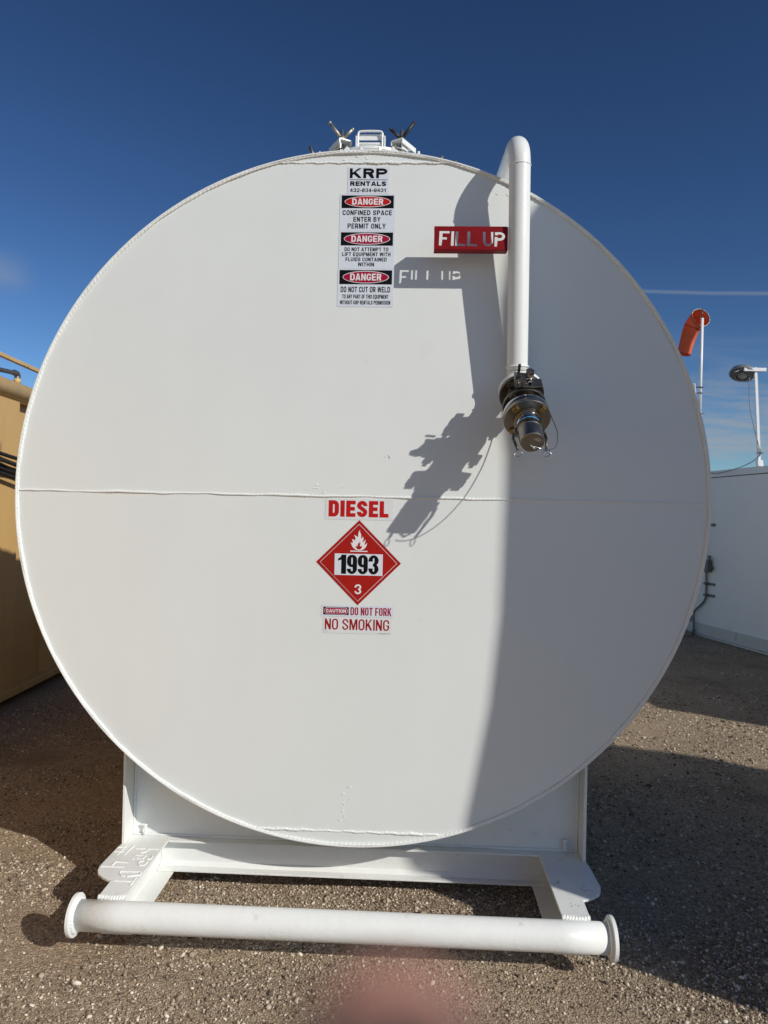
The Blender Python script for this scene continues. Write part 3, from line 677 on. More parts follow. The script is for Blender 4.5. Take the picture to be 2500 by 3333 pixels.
# ================================================================== FILL UP sign: red steel tray with letters cut right through
def curve_plate(name, polys, y, depth, m, parent):
    cu = bpy.data.curves.new(name, 'CURVE'); cu.dimensions = '2D'; cu.fill_mode = 'BOTH'; cu.extrude = depth / 2
    for pl in polys:
        sp = cu.splines.new('POLY'); sp.points.add(len(pl) - 1)
        for p_, (x, z) in zip(sp.points, pl): p_.co = (x, z, 0, 1)
        sp.use_cyclic_u = True
    t = bpy.data.objects.new('tmp', cu); COL.objects.link(t)
    bpy.context.view_layer.update()
    me = bpy.data.meshes.new_from_object(t.evaluated_get(bpy.context.evaluated_depsgraph_get()))
    bpy.data.objects.remove(t)
    me.transform(M(((1, 0, 0, 0), (0, 0, -1, y), (0, 1, 0, 0), (0, 0, 0, 1))))
    me.materials.clear(); me.materials.append(m)
    o = bpy.data.objects.new(name, me); COL.objects.link(o); o.parent = parent
    return o
def seg_arc(cx, cz, rx, rz, a0, a1, n=10): return [(cx + rx * math.cos(math.radians(a0 + (a1 - a0) * i / n)), cz + rz * math.sin(math.radians(a0 + (a1 - a0) * i / n))) for i in range(n + 1)]
SX0, SX1, SZ0, SZ1 = 0.321, 0.635, 2.938, 3.036
W_, H_ = SX1 - SX0, SZ1 - SZ0
sw = W_ / 1118.0; sh_ = H_ / 352.0              # letter layout measured on the sign face
def S2(pts): return [(SX0 + (x - 302) * sw, SZ1 - (y - 276) * sh_) for x, y in pts]
letters = [
    [(383, 340), (540, 340), (536, 378), (430, 376), (428, 436), (498, 436), (496, 474), (426, 472), (416, 568), (376, 566)],
    [(566, 342), (606, 342), (604, 570), (560, 570)],
    [(632, 342), (672, 342), (668, 534), (782, 536), (780, 572), (627, 571)],
    [(812, 345), (856, 345), (852, 536), (962, 540), (960, 575), (806, 572)],
    [(1048, 350), (1088, 350), (1090, 470)] + [(1133 + 44 * math.cos(math.radians(a)), 480 + 58 * -math.sin(math.radians(a))) for a in range(190, 351, 16)] + [(1172, 470), (1170, 350), (1205, 350), (1206, 480)] + [(1128 + 78 * math.cos(math.radians(a)), 488 - 86 * math.sin(math.radians(a))) for a in range(-10, -171, -16)] + [(1049, 480)],
    [(1232, 352), (1300, 352)] + [(1305 + 82 * math.cos(math.radians(a)), 420 - 68 * math.sin(math.radians(a))) for a in range(80, -81, -16)] + [(1272, 490), (1264, 580), (1226, 578), (1228, 424), (1274, 428), (1276, 444), (1310, 444)] + [(1312 + 30 * math.cos(math.radians(a)), 418 - 26 * math.sin(math.radians(a))) for a in range(-70, 71, 20)] + [(1276, 390), (1274, 404), (1230, 402)]]
sign = thing('stencil_sign', 'red steel FILL UP sign with cut-out letters, welded to the white fill pipe', 'sign')
sy = -0.131
curve_plate('front_plate', [[(SX0, SZ0), (SX1, SZ0), (SX1, SZ1), (SX0, SZ1)]] + [S2(l) for l in letters], sy, 0.003, redm, sign)
dp = 0.036
MB().box(((SX0 + SX1) / 2, sy + dp / 2 + 0.0016, SZ0 - 0.0016), (W_, dp + 0.0028, 0.003)).build('bottom_flange', redm, sign)
MB().box(((SX0 + SX1) / 2, sy + dp / 2 + 0.0016, SZ1 + 0.0016), (W_, dp + 0.0028, 0.003)).build('top_flange', redm, sign)
MB().prism([V((SX1 + 0.0003, sy - 0.001, SZ0)), V((SX1 + 0.0003, sy - 0.001, SZ1)), V((SX1 + 0.0003, sy + dp, SZ1)), V((SX1 + 0.0003, sy + dp, SZ0))], (0.003, 0, 0)).build('end_plate', redm, sign)

# ================================================================== stickers on the head plate
def rr_(x0, x1, y0, y1, rx, ry, corners=(1, 1, 1, 1), n=6):      # corners: tr, tl, bl, br; counter-clockwise
    rx = max(1e-4, min(rx, (x1 - x0) / 2)); ry = max(1e-4, min(ry, (y1 - y0) / 2)); o = []
    for k, (cx, cy, hx, hy) in enumerate(((x1, y1, -1, -1), (x0, y1, 1, -1), (x0, y0, 1, 1), (x1, y0, -1, 1))):
        if not corners[k]: o.append((cx, cy)); continue
        for i in range(n + 1):
            t = math.radians(90 * k + 90 * i / n); o.append((cx + hx * rx + rx * math.cos(t), cy + hy * ry + ry * math.sin(t)))
    return o
def thick(path, tx, ty):
    L, Rr = [], []; n = len(path)
    for i, (x, y) in enumerate(path):
        ax_, ay_ = path[max(i - 1, 0)]; bx_, by_ = path[min(i + 1, n - 1)]
        dx, dy = bx_ - ax_, by_ - ay_; l = math.hypot(dx, dy) or 1; nx_, ny_ = -dy / l, dx / l
        L.append((x + nx_ * tx / 2, y + ny_ * ty / 2)); Rr.append((x - nx_ * tx / 2, y - ny_ * ty / 2))
    return L + Rr[::-1]
def qa(cx, cy, rx, ry, a0, a1, n=7): return [(cx + rx * math.cos(math.radians(a0 + (a1 - a0) * i / n)), cy + ry * math.sin(math.radians(a0 + (a1 - a0) * i / n))) for i in range(n + 1)]
def glyph(c, x, y, w):
    """outlines of a capital or digit in the unit box; x, y = stem and bar thickness, w = width (for round corners)"""
    hx, hy = x / 2, y / 2; rx = 0.46; ry = min(0.42, 0.50 * w)
    irx, iry = max(0.03, rx - x), max(0.02, ry - y)
    if c == 'O': return [rr_(0, 1, 0, 1, rx, ry), rr_(x, 1 - x, y, 1 - y, irx, iry)]
    if c == 'Q': return [rr_(0, 1, 0, 1, rx, ry), rr_(x, 1 - x, y, 1 - y, irx, iry), [(0.50, -0.13), (0.98, -0.13), (0.98, -0.006), (0.50, -0.006)]]
    if c == 'D': return [rr_(0, 1, 0, 1, rx, ry, (1, 0, 0, 1)), rr_(x, 1 - x, y, 1 - y, irx, iry, (1, 0, 0, 1))]
    if c == 'I': return [[(0, 0), (1, 0), (1, 1), (0, 1)]]
    if c == '-': return [[(0, 0.30), (1, 0.30), (1, 0.30 + y * 1.05), (0, 0.30 + y * 1.05)]]
    if c == 'L': return [[(0, 0), (1, 0), (1, y), (x, y), (x, 1), (0, 1)]]
    if c == 'T': return [[(0.5 - hx, 0), (0.5 + hx, 0), (0.5 + hx, 1 - y), (1, 1 - y), (1, 1), (0, 1), (0, 1 - y), (0.5 - hx, 1 - y)]]
    if c == 'E': return [[(0, 0), (1, 0), (1, y), (x, y), (x, 0.5 - hy), (0.93, 0.5 - hy), (0.93, 0.5 + hy), (x, 0.5 + hy), (x, 1 - y), (1, 1 - y), (1, 1), (0, 1)]]
    if c == 'F': return [[(0, 0), (x, 0), (x, 0.46 - hy), (0.90, 0.46 - hy), (0.90, 0.46 + hy), (x, 0.46 + hy), (x, 1 - y), (1, 1 - y), (1, 1), (0, 1)]]
    if c == 'H': return [[(0, 0), (x, 0), (x, 0.5 - hy), (1 - x, 0.5 - hy), (1 - x, 0), (1, 0), (1, 1), (1 - x, 1), (1 - x, 0.5 + hy), (x, 0.5 + hy), (x, 1), (0, 1)]]
    if c == 'N': return [[(0, 0), (x, 0), (x, 0.60), (1 - x, 0), (1, 0), (1, 1), (1 - x, 1), (1 - x, 0.40), (x, 1), (0, 1)]]
    if c == 'M': return [[(0, 0), (x, 0), (x, 0.68), (0.5 - x * 0.42, 0), (0.5 + x * 0.42, 0), (1 - x, 0.68), (1 - x, 0), (1, 0), (1, 1), (1 - x * 1.35, 1), (0.5, 0.36), (x * 1.35, 1), (0, 1)]]
    if c == 'W': return [[(0.22 - x * 0.5, 0), (0.22 + x * 0.5, 0), (0.5, 0.66), (0.78 - x * 0.5, 0), (0.78 + x * 0.5, 0), (1, 1), (1 - x * 1.02, 1), (0.765, 0.36), (0.5 + x * 0.45, 1), (0.5 - x * 0.45, 1), (0.235, 0.36), (x * 1.02, 1), (0, 1)]]
    if c == 'V': return [[(0.5 - x * 0.55, 0), (0.5 + x * 0.55, 0), (1, 1), (1 - x, 1), (0.5, 0.25), (x, 1), (0, 1)]]
    if c == 'Y': return [[(0.5 - hx, 0), (0.5 + hx, 0), (0.5 + hx, 0.40), (1.02, 1), (1.0 - x, 1), (0.5, 0.58), (x, 1), (-0.02, 1), (0.5 - hx, 0.40)]]
    if c == 'A':
        xi = lambda v: x + (0.5 - x) * v / 0.84
        return [[(0, 0), (x, 0), (xi(0.17), 0.17), (1 - xi(0.17), 0.17), (1 - x, 0), (1, 0), (0.5 + x * 0.6, 1), (0.5 - x * 0.6, 1)], [(xi(0.17 + y), 0.17 + y), (1 - xi(0.17 + y), 0.17 + y), (0.5, 0.80)]]
    if c == 'K': return [[(0, 0), (x, 0), (x, 0.30), (x + 0.10, 0.42), (1.02 - x * 1.15, 0), (1.02, 0), (x + 0.28, 0.62), (1, 1), (1 - x * 1.15, 1), (x, 0.56), (x, 1), (0, 1)]]
    if c == 'P': return [[(0, 0), (x, 0), (x, 0.38)] + rr_(0.1, 1, 0.38, 1, rx, ry * 0.8, (1, 0, 0, 1))[-7:] + rr_(0.1, 1, 0.38, 1, rx, ry * 0.8, (1, 0, 0, 1))[:7] + [(0, 1)], rr_(x, 1 - x, 0.38 + y, 1 - y, irx, iry * 0.8, (1, 0, 0, 1))]
    if c == 'R':
        o = rr_(0.1, 0.97, 0.40, 1, rx, ry * 0.8, (1, 0, 0, 1))
        return [[(0, 0), (x, 0), (x, 0.40), (0.42, 0.40), (0.96 - x, 0), (1.0, 0), (0.82, 0.44)] + o[-5:] + o[:7] + [(0, 1)], rr_(x, 0.97 - x, 0.40 + y, 1 - y, irx, iry * 0.8, (1, 0, 0, 1))]
    if c == 'B':
        a_ = rr_(0, 1, 0, 0.54, rx, ry * 0.7, (1, 0, 0, 1)); b_ = rr_(0, 0.95, 0.54, 1, rx, ry * 0.6, (1, 0, 0, 1))
        return [[(0, 0)] + a_[-7:] + a_[:7] + b_[-7:] + b_[:7] + [(0, 1)], rr_(x, 1 - x, y, 0.53 - hy, irx, iry * 0.7, (1, 0, 0, 1)), rr_(x, 0.95 - x, 0.53 + hy, 1 - y, irx, iry * 0.6, (1, 0, 0, 1))]
    if c == 'U': return [thick([(hx, 1), (hx, 0.5)] + qa(0.5, max(ry, 0.2), 0.5 - hx, max(ry, 0.2) - hy, 180, 360, 14) + [(1 - hx, 0.5), (1 - hx, 1)], x, y)]
    A_, B_ = 0.5 - hx, max(ry, 0.20) - hy
    if c in 'CG':
        p = [(1 - hx, 0.66)] + qa(0.5, 1 - hy - B_, A_, B_, 0, 180, 14) + qa(0.5, hy + B_, A_, B_, 180, 360, 14)
        if c == 'C': return [thick(p + [(1 - hx, 0.35)], x, y)]
        t_ = thick(p + [(1 - hx, 0.30), (1 - hx, 0.50)], x, y); n_ = len(t_) // 2
        return [t_[:n_] + [(0.52, 0.50), (0.52, 0.50 - y * 0.9), (1 - x, 0.50 - y * 0.9)] + t_[n_ + 1:]] if False else [t_, [(0.54, 0.5), (1 - x - 0.001, 0.5), (1 - x - 0.001, 0.5 - y * 0.85), (0.54, 0.5 - y * 0.85)]]
    if c == 'S':
        b2 = (1 - y) / 4
        return [thick([(1 - hx, 0.68)] + qa(0.5, 1 - hy - b2, A_, b2, 0, 200, 14) + [(0.36, 0.57), (0.64, 0.44)] + qa(0.5, hy + b2, A_, b2, 20, -180, 14) + [(hx, 0.32)], x, y)]
    if c == '1': return [[(0.42, 0), (0.42 + x * 1.15, 0), (0.42 + x * 1.15, 1), (0.46, 1), (0.30, 0.86), (0.05, 0.80), (0.05, 0.68), (0.42, 0.74)]]
    if c == '2': return [thick([(hx, 0.66)] + qa(0.5, 1 - hy - 0.24, A_, 0.24, 180, -20, 14) + [(0.70, 0.46), (0.30, 0.22), (0.16, y)], x, y), [(0, 0), (1, 0), (1, y), (0, y)]]
    if c == '3':
        b2 = (1 - y) / 4 - 0.005
        return [thick([(hx, 0.68)] + qa(0.5, 1 - hy - b2, A_, b2, 180, -78, 18) + [(0.46, 0.515)], x, y), thick([(0.46, 0.514)] + qa(0.5, hy + b2, A_, b2, 78, -180, 18) + [(hx, 0.30)], x, y)] if False else [thick([(hx, 0.67)] + qa(0.5, 1 - hy - b2, A_, b2, 180, -62, 18) + [(0.62, 0.51)] + qa(0.5, hy + b2, A_, b2, 62, -180, 18) + [(hx, 0.31)], x, y)]
    if c == '4': return [[(0.56, 0), (0.56 + x, 0), (0.56 + x, 0.22), (1.02, 0.22), (1.02, 0.22 + y), (0.56 + x, 0.22 + y), (0.56 + x, 1), (0.50, 1), (0, 0.22 + y * 0.9), (0, 0.22), (0.56, 0.22)], [(0.24, 0.22 + y), (0.56, 0.22 + y), (0.56, 0.76)]]
    if c in '96':
        b2 = max(ry, 0.2) - hy
        t_ = thick([(hx, 0.26)] + qa(0.5, hy + b2, A_, b2, 180, 360, 14) + [(1 - hx, 0.5)], x, y)
        o_ = rr_(0, 1, 0.36, 1, rx, ry); i_ = rr_(x, 1 - x, 0.36 + y, 1 - y, irx, iry)
        body = [rr_(0, 1, 0.36, 1, rx, ry, (1, 1, 1, 0)), i_, [q for q in thick([(hx, 0.27)] + qa(0.5, hy + b2, A_, b2, 180, 360, 14) + [(1 - hx, 0.3595)], x, y)]]
        if c == '6': body = [[(1 - a, 1 - b) for a, b in pl] for pl in body]
        return body
    return []
GW = {'I': 0.0, 'M': 1.30, 'W': 1.45, 'E': 0.90, 'F': 0.88, 'L': 0.86, 'T': 0.98, 'A': 1.08, 'Y': 1.04, 'K': 1.06, '-': 0.5, '1': 0.85}
def text_mesh(txt, x0, x1, z0, z1, y, bold=0.0, m=None, name='lettering', parent=None, stem=0.30, bar=None, gap=0.20, space=0.52):
    """heavy grotesque capitals drawn as outlines and fitted to the box"""
    adv = []; X = 0.0
    for ch in txt:
        if ch == ' ': X += space; continue
        gw = stem if ch == 'I' else GW.get(ch, 1.0)
        adv.append((ch, X, gw)); X += gw + gap
    tot = X - gap; k = (x1 - x0) / tot; h = z1 - z0
    by = bar if bar else min(0.24, stem * k / h * 0.88)
    polys = []
    for ch, gx, gw in adv:
        for pl in glyph(ch, 1.0 if ch == 'I' else stem / gw, by, gw * k / h):
            polys.append([(x0 + (gx + px * gw) * k, z0 + pz * h) for px, pz in pl])
    return curve_plate(name, polys, y, 0.0003, m, parent)
def flat(name, pts, y, m, parent=None, th=0.0004):
    return MB().prism([V((x, y, z)) for x, z in pts], (0, th, 0)).build(name, m, parent)
def rect(x0, x1, z0, z1): return [(x0, z0), (x1, z0), (x1, z1), (x0, z1)]
def ell(cx, cz, rx, rz, n=56): return [(cx + rx * math.cos(2 * PI * i / n), cz + rz * math.sin(2 * PI * i / n)) for i in range(n)]
def rrect(x0, x1, z0, z1, r):
    o = []
    for cx, cz, a in ((x1 - r, z1 - r, 0), (x0 + r, z1 - r, 90), (x0 + r, z0 + r, 180), (x1 - r, z0 + r, 270)): o += seg_arc(cx, cz, r, r, a, a + 90, 8)
    return o
Y0, Y1, Y2, Y3, Y4 = -0.0012, -0.0018, -0.0024, -0.0030, -0.0036
GD = 'stickers on the tank head'
s_ = thing('company_sticker', 'white sticker with company name and phone number in black, topmost on the tank end', 'sticker', GD)
flat('sticker_sheet', rect(-0.072, 0.1165, 3.2366, 3.359), Y0, vinyl, s_)
text_mesh('KRP', -0.0625, 0.107, 3.3075, 3.3520, Y1, 0.035, ink_k, parent=s_, stem=0.25, gap=0.16)
flat('rule_line', rect(-0.063, 0.107, 3.2990, 3.3013), Y1, ink_k, s_)
text_mesh('RENTALS', -0.060, 0.103, 3.2725, 3.2930, Y1, 0.03, ink_k, parent=s_, stem=0.29, gap=0.16)
text_mesh('432-634-9431', -0.060, 0.104, 3.2445, 3.2610, Y1, 0.022, ink_k, parent=s_, stem=0.23, gap=0.19, bar=0.17)
def danger(label, z1, z0, hz1, hz0, lines, xl=-0.1055, xr=0.1457, red=ink_c):
    s = thing('danger_sticker', label, 'sticker', GD)
    flat('sticker_sheet', rect(xl, xr, z0, z1), Y0, vinyl, s)
    flat('header', rect(xl + 0.0085, xr - 0.007, hz0, hz1), Y1, ink_k, s)
    cx, cz = (xl + xr) / 2 + 0.001, (hz0 + hz1) / 2
    ry = (hz1 - hz0) * 0.435
    flat('oval_border', ell(cx, cz, 0.1045, ry), Y2, ink_w, s)
    flat('oval', ell(cx, cz, 0.1015, ry - 0.003), Y3, red, s)
    text_mesh('DANGER', cx - 0.0705, cx + 0.0705, cz - ry * 0.56, cz + ry * 0.56, Y4, 0.035, ink_w, parent=s, stem=0.31, gap=0.16)
    for txt, a, b, c, d, bo in lines: text_mesh(txt, a, b, c, d, Y1, bo, ink_k, parent=s, stem=0.26, gap=0.26, space=0.60, bar=0.17)
danger('DANGER sticker with white oval border reading CONFINED SPACE ENTER BY PERMIT ONLY', 3.2360, 3.0682, 3.2290, 3.1714,
       [('CONFINED SPACE', -0.0915, 0.1315, 3.1400, 3.1620, 0.03), ('ENTER BY', -0.042, 0.0805, 3.1100, 3.1320, 0.03), ('PERMIT ONLY', -0.0675, 0.1045, 3.0792, 3.1018, 0.03)], red=ink_r)
danger('DANGER sticker with white oval border reading DO NOT ATTEMPT TO LIFT EQUIPMENT', 3.0676, 2.8972, 3.0617, 3.0022,
       [('DO NOT ATTEMPT TO', -0.079, 0.1185, 2.9765, 2.9935, 0.024), ('LIFT EQUIPMENT WITH', -0.089, 0.1285, 2.9540, 2.9710, 0.024), ('FLUIDS CONTAINED', -0.0735, 0.1120, 2.9308, 2.9478, 0.024), ('WITHIN', -0.017, 0.0555, 2.9080, 2.9255, 0.024)])
danger('DANGER sticker with white oval border reading DO NOT CUT OR WELD', 2.8966, 2.7245, 2.8907, 2.8268,
       [('DO NOT CUT OR WELD', -0.0925, 0.1300, 2.7905, 2.8155, 0.022), ('TO ANY PART OF THIS EQUIPMENT', -0.0850, 0.1235, 2.7620, 2.7800, 0.016), ('WITHOUT KRP RENTALS PERMISSION', -0.0950, 0.1325, 2.7355, 2.7530, 0.016)], xl=-0.108, xr=0.145)
s_ = thing('diesel_sticker', 'pale rectangular sticker reading DIESEL in bold red below the horizontal weld', 'sticker', GD)
flat('sticker_sheet', rect(-0.1405, 0.166, 1.7632, 1.8568), Y0, vinyl_clear, s_)
text_mesh('DIESEL', -0.1255, 0.1450, 1.7760, 1.8490, Y1, 0.05, ink_r, parent=s_, stem=0.41, gap=0.15)
s_ = thing('hazard_placard', 'red diamond flammable placard with white flame and number 1993', 'sticker', GD)
cx, cz, hd = 0.0142, 1.5703, 0.1915
def dia(h): return [(cx, cz - h), (cx + h, cz), (cx, cz + h), (cx - h, cz)]
flat('placard_sheet', dia(hd), Y0, ink_p, s_)
flat('border_line', dia(hd - 0.0172), Y1, ink_w, s_)
flat('inner_field', dia(hd - 0.0198), Y2, ink_p, s_)
flat('number_panel', rect(-0.0935, 0.1236, 1.5133, 1.6100), Y3, vinyl, s_)
text_mesh('1993', -0.0790, 0.1055, 1.5190, 1.6052, Y4, 0.055, ink_k, parent=s_, stem=0.42, gap=0.07, bar=0.14)
text_mesh('3', -0.0006, 0.0296, 1.4287, 1.4729, Y3, 0.04, ink_w, parent=s_, stem=0.27, bar=0.16)
def zpx(X, Z): return (-0.0236 + (X - 670) * 0.00025, 1.7198 - (Z - 240) * 0.0002504)
fl = [(820, 617), (765, 605), (715, 565), (690, 520), (672, 468), (700, 490), (712, 475), (708, 445), (695, 418), (720, 420), (745, 442), (752, 420), (765, 400), (750, 375), (732, 338), (760, 352), (785, 368), (808, 378), (806, 330), (815, 285), (838, 240), (836, 280), (850, 310), (862, 345), (860, 390), (868, 405), (885, 385), (888, 360), (903, 390), (903, 420), (890, 445), (888, 465), (905, 460), (925, 435), (937, 415), (940, 450), (930, 485), (920, 515), (945, 505), (972, 475), (965, 515), (945, 560), (905, 598), (860, 615)]
fi = [(825, 602), (788, 590), (768, 562), (755, 538), (785, 552), (778, 520), (803, 545), (800, 500), (815, 480), (832, 490), (835, 470), (820, 442), (845, 470), (850, 495), (838, 530), (850, 545), (880, 530), (875, 565), (860, 590)]
fl_o = curve_plate('flame_symbol', [[zpx(*p) for p in fl], [zpx(*p) for p in fi]], Y3, 0.0003, ink_w, s_)
flat('flame_bar', rect(-0.0235, 0.0538, 1.6194, 1.6242), Y3, ink_w, s_)
s_ = thing('caution_sticker', 'narrow white sticker reading CAUTION DO NOT FORK under the red diamond', 'sticker', GD)
flat('sticker_sheet', rect(-0.1490, 0.1768, 1.3255, 1.3786), Y0, vinyl, s_)
flat('header', rect(-0.1396, -0.0249, 1.3335, 1.3687), Y1, ink_k, s_)
flat('pill_border', rrect(-0.1362, -0.0283, 1.3362, 1.3660, 0.0148), Y2, ink_w, s_)
flat('pill', rrect(-0.1345, -0.0300, 1.3379, 1.3643, 0.0131), Y3, ink_c, s_)
text_mesh('CAUTION', -0.1275, -0.0370, 1.3435, 1.3590, Y4, 0.035, ink_w, parent=s_, stem=0.28, gap=0.16)
text_mesh('DO NOT FORK', -0.0168, 0.1670, 1.3338, 1.3692, Y1, 0.03, ink_c, parent=s_, stem=0.33, gap=0.19)
s_ = thing('no_smoking_sticker', 'white sticker reading NO SMOKING in red, lowest on the tank end', 'sticker', GD)
flat('sticker_sheet', rect(-0.1395, 0.1690, 1.2512, 1.3220), Y0, vinyl_clear, s_)
text_mesh('NO SMOKING', -0.1312, 0.1585, 1.2670, 1.3160, Y1, 0.012, ink_d, parent=s_, stem=0.24, gap=0.20)
flat('fine_print', rect(0.108, 0.162, 1.2542, 1.2550), Y1, ink_k, s_)
flat('fine_print', rect(-0.134, -0.118, 1.2600, 1.2606), Y1, ink_k, s_)

# ================================================================== tan tank on the left
tt = thing('tan_tank', 'tan steel frac tank standing beside the white tank, lower half in shadow', 'tank')
wd = V((-0.0668, 0.9978, 0)).normalized(); wnrm = V((0.9978, 0.0668, 0))
WO = V((-3.36, 3.22, 0))                        # wall point where the recessed panel begins
def wp(s, o, z): return WO + wd * s + wnrm * o + V((0, 0, z))
ins = -2.4
MB().prism([wp(-9, 0, 0.14), wp(0, 0, 0.14), wp(0.05, -0.085, 0.14), wp(0.7, -0.085, 0.14), wp(0.75, 0, 0.14), wp(1.5, 0, 0.14), wp(1.55, -0.085, 0.14), wp(2.2, -0.085, 0.14), wp(2.25, 0, 0.14), wp(4, 0, 0.14), wp(4, ins, 0.14), wp(-9, ins, 0.14)], (0, 0, 2.62)).build('wall', tan, tt, bevel=0.004)
MB().prism([wp(-9.05, 0.012, 0.075), wp(4.05, 0.012, 0.075), wp(4.05, ins - 0.01, 0.075), wp(-9.05, ins - 0.01, 0.075)], (0, 0, 0.068)).build('skid_rail', tan, tt, bevel=0.004)
MB().prism([wp(-9, -0.22, 0.0), wp(4, -0.22, 0.0), wp(4, ins + 0.2, 0.0), wp(-9, ins + 0.2, 0.0)], (0, 0, 0.0745)).build('underframe', dark, tt)
MB().tube([wp(-9, -0.03, 2.848), wp(4, -0.03, 2.848)], 0.087, 40).build('top_pipe', tan_lt, tt)
MB().prism([wp(-9, 0, 2.7605), wp(4, 0, 2.7605), wp(4, ins, 2.7605), wp(-9, ins, 2.7605)], (0, 0, 0.012)).build('roof', tan, tt)
q = MB().cyl(wp(0.0, -0.03, 2.93), wp(0.0, -0.03, 2.975), 0.03, 16); vent = q.build('vent_stub', tan_lt, tt)
q = MB().tube(smooth_path([wp(0.0, -0.03, 2.976), wp(0.0, -0.03, 3.0), wp(-0.015, -0.03, 3.018), wp(-0.05, -0.04, 3.022)], 6), 0.027, 16)
q.tube([wp(-0.04, -0.04, 3.021), wp(-0.45, -0.12, 3.0)], 0.02, 14)
q.build('vent_elbow', galv, vent, smooth_angle=30)
MB().prism([wp(-3.0, -0.02, 3.115), wp(1.6, -0.02, 3.115), wp(1.6, -0.06, 3.115), wp(-3.0, -0.06, 3.115)], (0, 0, 0.034)).build('hand_rail', tan_lt, tt, bevel=0.003)
for s in (-2.6, -0.9, 1.5): MB().box(wp(s, -0.075, 2.945), (0.028, 0.028, 0.345)).build('rail_post', tan_lt, tt)
hk = thing('cable_coil', 'black rubber hoses slung in loops along the tan tank wall', 'hose')
for i, (z, sag, o, r_) in enumerate(((2.245, 0.16, 0.05, 0.017), (2.190, 0.22, 0.035, 0.013), (2.168, 0.20, 0.07, 0.014), (2.142, 0.24, 0.045, 0.014), (2.116, 0.20, 0.075, 0.014), (2.090, 0.24, 0.05, 0.014), (2.062, 0.22, 0.085, 0.018), (2.150, 0.30, 0.025, 0.013))):
    pts = []
    for k in range(19):
        s_k = -2.6 + 4.6 * k / 18
        pts.append(wp(s_k, o + 0.02 * math.sin(k * 0.7 + i), z + sag * 0.42 * (math.cos((s_k - 0.55) * PI / 2.6) * -1.0 + 0.55) + 0.006 * math.sin(k * 1.1 + 2 * i)))
    MB().tube(smooth_path(pts, 5), r_, 12).build('hose', rubber, hk)
for s in (-2.5, 1.9): MB().box(wp(s, 0.05, 2.22), (0.03, 0.09, 0.03)).build('hook', tan_lt, hk)

# ================================================================== white building on the right
bd = thing('portable_building', 'low white panelled portable building behind the tank with a pale base skirt', 'building')
BO = V((4.808, 8.831, 0)); bdv = V((0.19023, -0.98174, 0)); bn = V((-0.98174, -0.19023, 0))   # along the wall towards us; outward normal
def bp_(s, o, z): return BO + bdv * s + bn * o + V((0, 0, z))
BL = 7.85; BW = 3.4
def bbox(mb, s0, s1, o0, o1, z0, z1): mb.prism([bp_(s0, o0, z0), bp_(s1, o0, z0), bp_(s1, o1, z0), bp_(s0, o1, z0)], (0, 0, z1 - z0)); return mb
bbox(MB(), 0.18, BL, 0, -BW, 0.185, 2.51).build('wall', wallm, bd)
bbox(MB(), 0.12, BL, 0.006, -BW, 2.5115, 2.612).build('roof_trim', wallm, bd, bevel=0.006)
bbox(MB(), 0.16, BL, 0.002, -BW, 2.5, 2.511).build('trim_groove', dark, bd)
bbox(MB(), 0.0, BL, 0.012, -BW, 0.028, 0.184).build('base_skirt', trim_m, bd, bevel=0.004)
bbox(MB(), 0.17, BL, 0.012, -0.05, 0.1845, 0.197).build('sill_strip', trim_m, bd)
bbox(MB(), 0.05, BL, 0.05, -0.02, 0.0, 0.026).build('base_plate', trim_m, bd, bevel=0.003)
q = MB()
for s in (1.9, 3.2, 4.5, 5.8, 7.1): bbox(q, s, s + 0.004, 0.0012, -0.01, 0.2, 2.5)
# conduit and box fixed to the wall
cd = thing('conduit_run', 'grey electrical conduit with junction box on the white building wall', 'conduit')
def wl_(s, z, o=0.03): return bp_(s, o, z)
q = MB().tube(smooth_path([wl_(0.25, -0.05, 0.05), wl_(0.25, 0.20, 0.05), wl_(0.25, 0.33, 0.05), wl_(0.30, 0.41, 0.045), wl_(0.47, 0.54, 0.035), wl_(0.53, 0.64, 0.03), wl_(0.535, 0.80, 0.03), wl_(0.535, 1.03, 0.03)], 6), 0.0165, 14).build('lower_conduit', galv, cd)
MB().cyl(wl_(0.25, -0.02, 0.05), wl_(0.25, 0.085, 0.05), 0.024, 14).build('ground_sleeve', galv, cd)
jb = MB().prism([wl_(0.38, 1.035, 0.012), wl_(0.66, 1.035, 0.012), wl_(0.66, 1.035, 0.085), wl_(0.38, 1.035, 0.085)], (0, 0, 0.185)).build('junction_box', greybox, cd, bevel=0.008)
MB().cyl(wl_(0.64, 1.20, 0.05), wl_(0.64, 1.29, 0.05), 0.024, 14).build('hub', galv, jb)
MB().cyl(wl_(0.70, 1.10, 0.05), wl_(0.66, 1.10, 0.05), 0.03, 14).build('plug', greybox, jb)
MB().tube(smooth_path([wl_(0.50, 1.22), wl_(0.505, 1.45), wl_(0.50, 1.62), wl_(0.44, 1.85), wl_(0.40, 2.2), wl_(0.40, 2.49)], 6), 0.010, 12).build('upper_conduit', galv, cd)
for z in (0.845, 0.665):
    b_ = MB().prism([wl_(0.47, z - 0.02, 0.006), wl_(0.73, z - 0.02, 0.006), wl_(0.73, z - 0.02, 0.020), wl_(0.47, z - 0.02, 0.020)], (0, 0, 0.04))
    b_.tube([wl_(0.49, z, 0.03), wl_(0.58, z, 0.03)], 0.021, 12)
    b_.build('pipe_strap', greybox, cd)
MB().prism([wl_(0.62, 1.745, 0.006), wl_(0.71, 1.745, 0.006), wl_(0.71, 1.745, 0.02), wl_(0.62, 1.745, 0.02)], (0, 0, 0.045)).build('spare_bracket', greybox, cd)
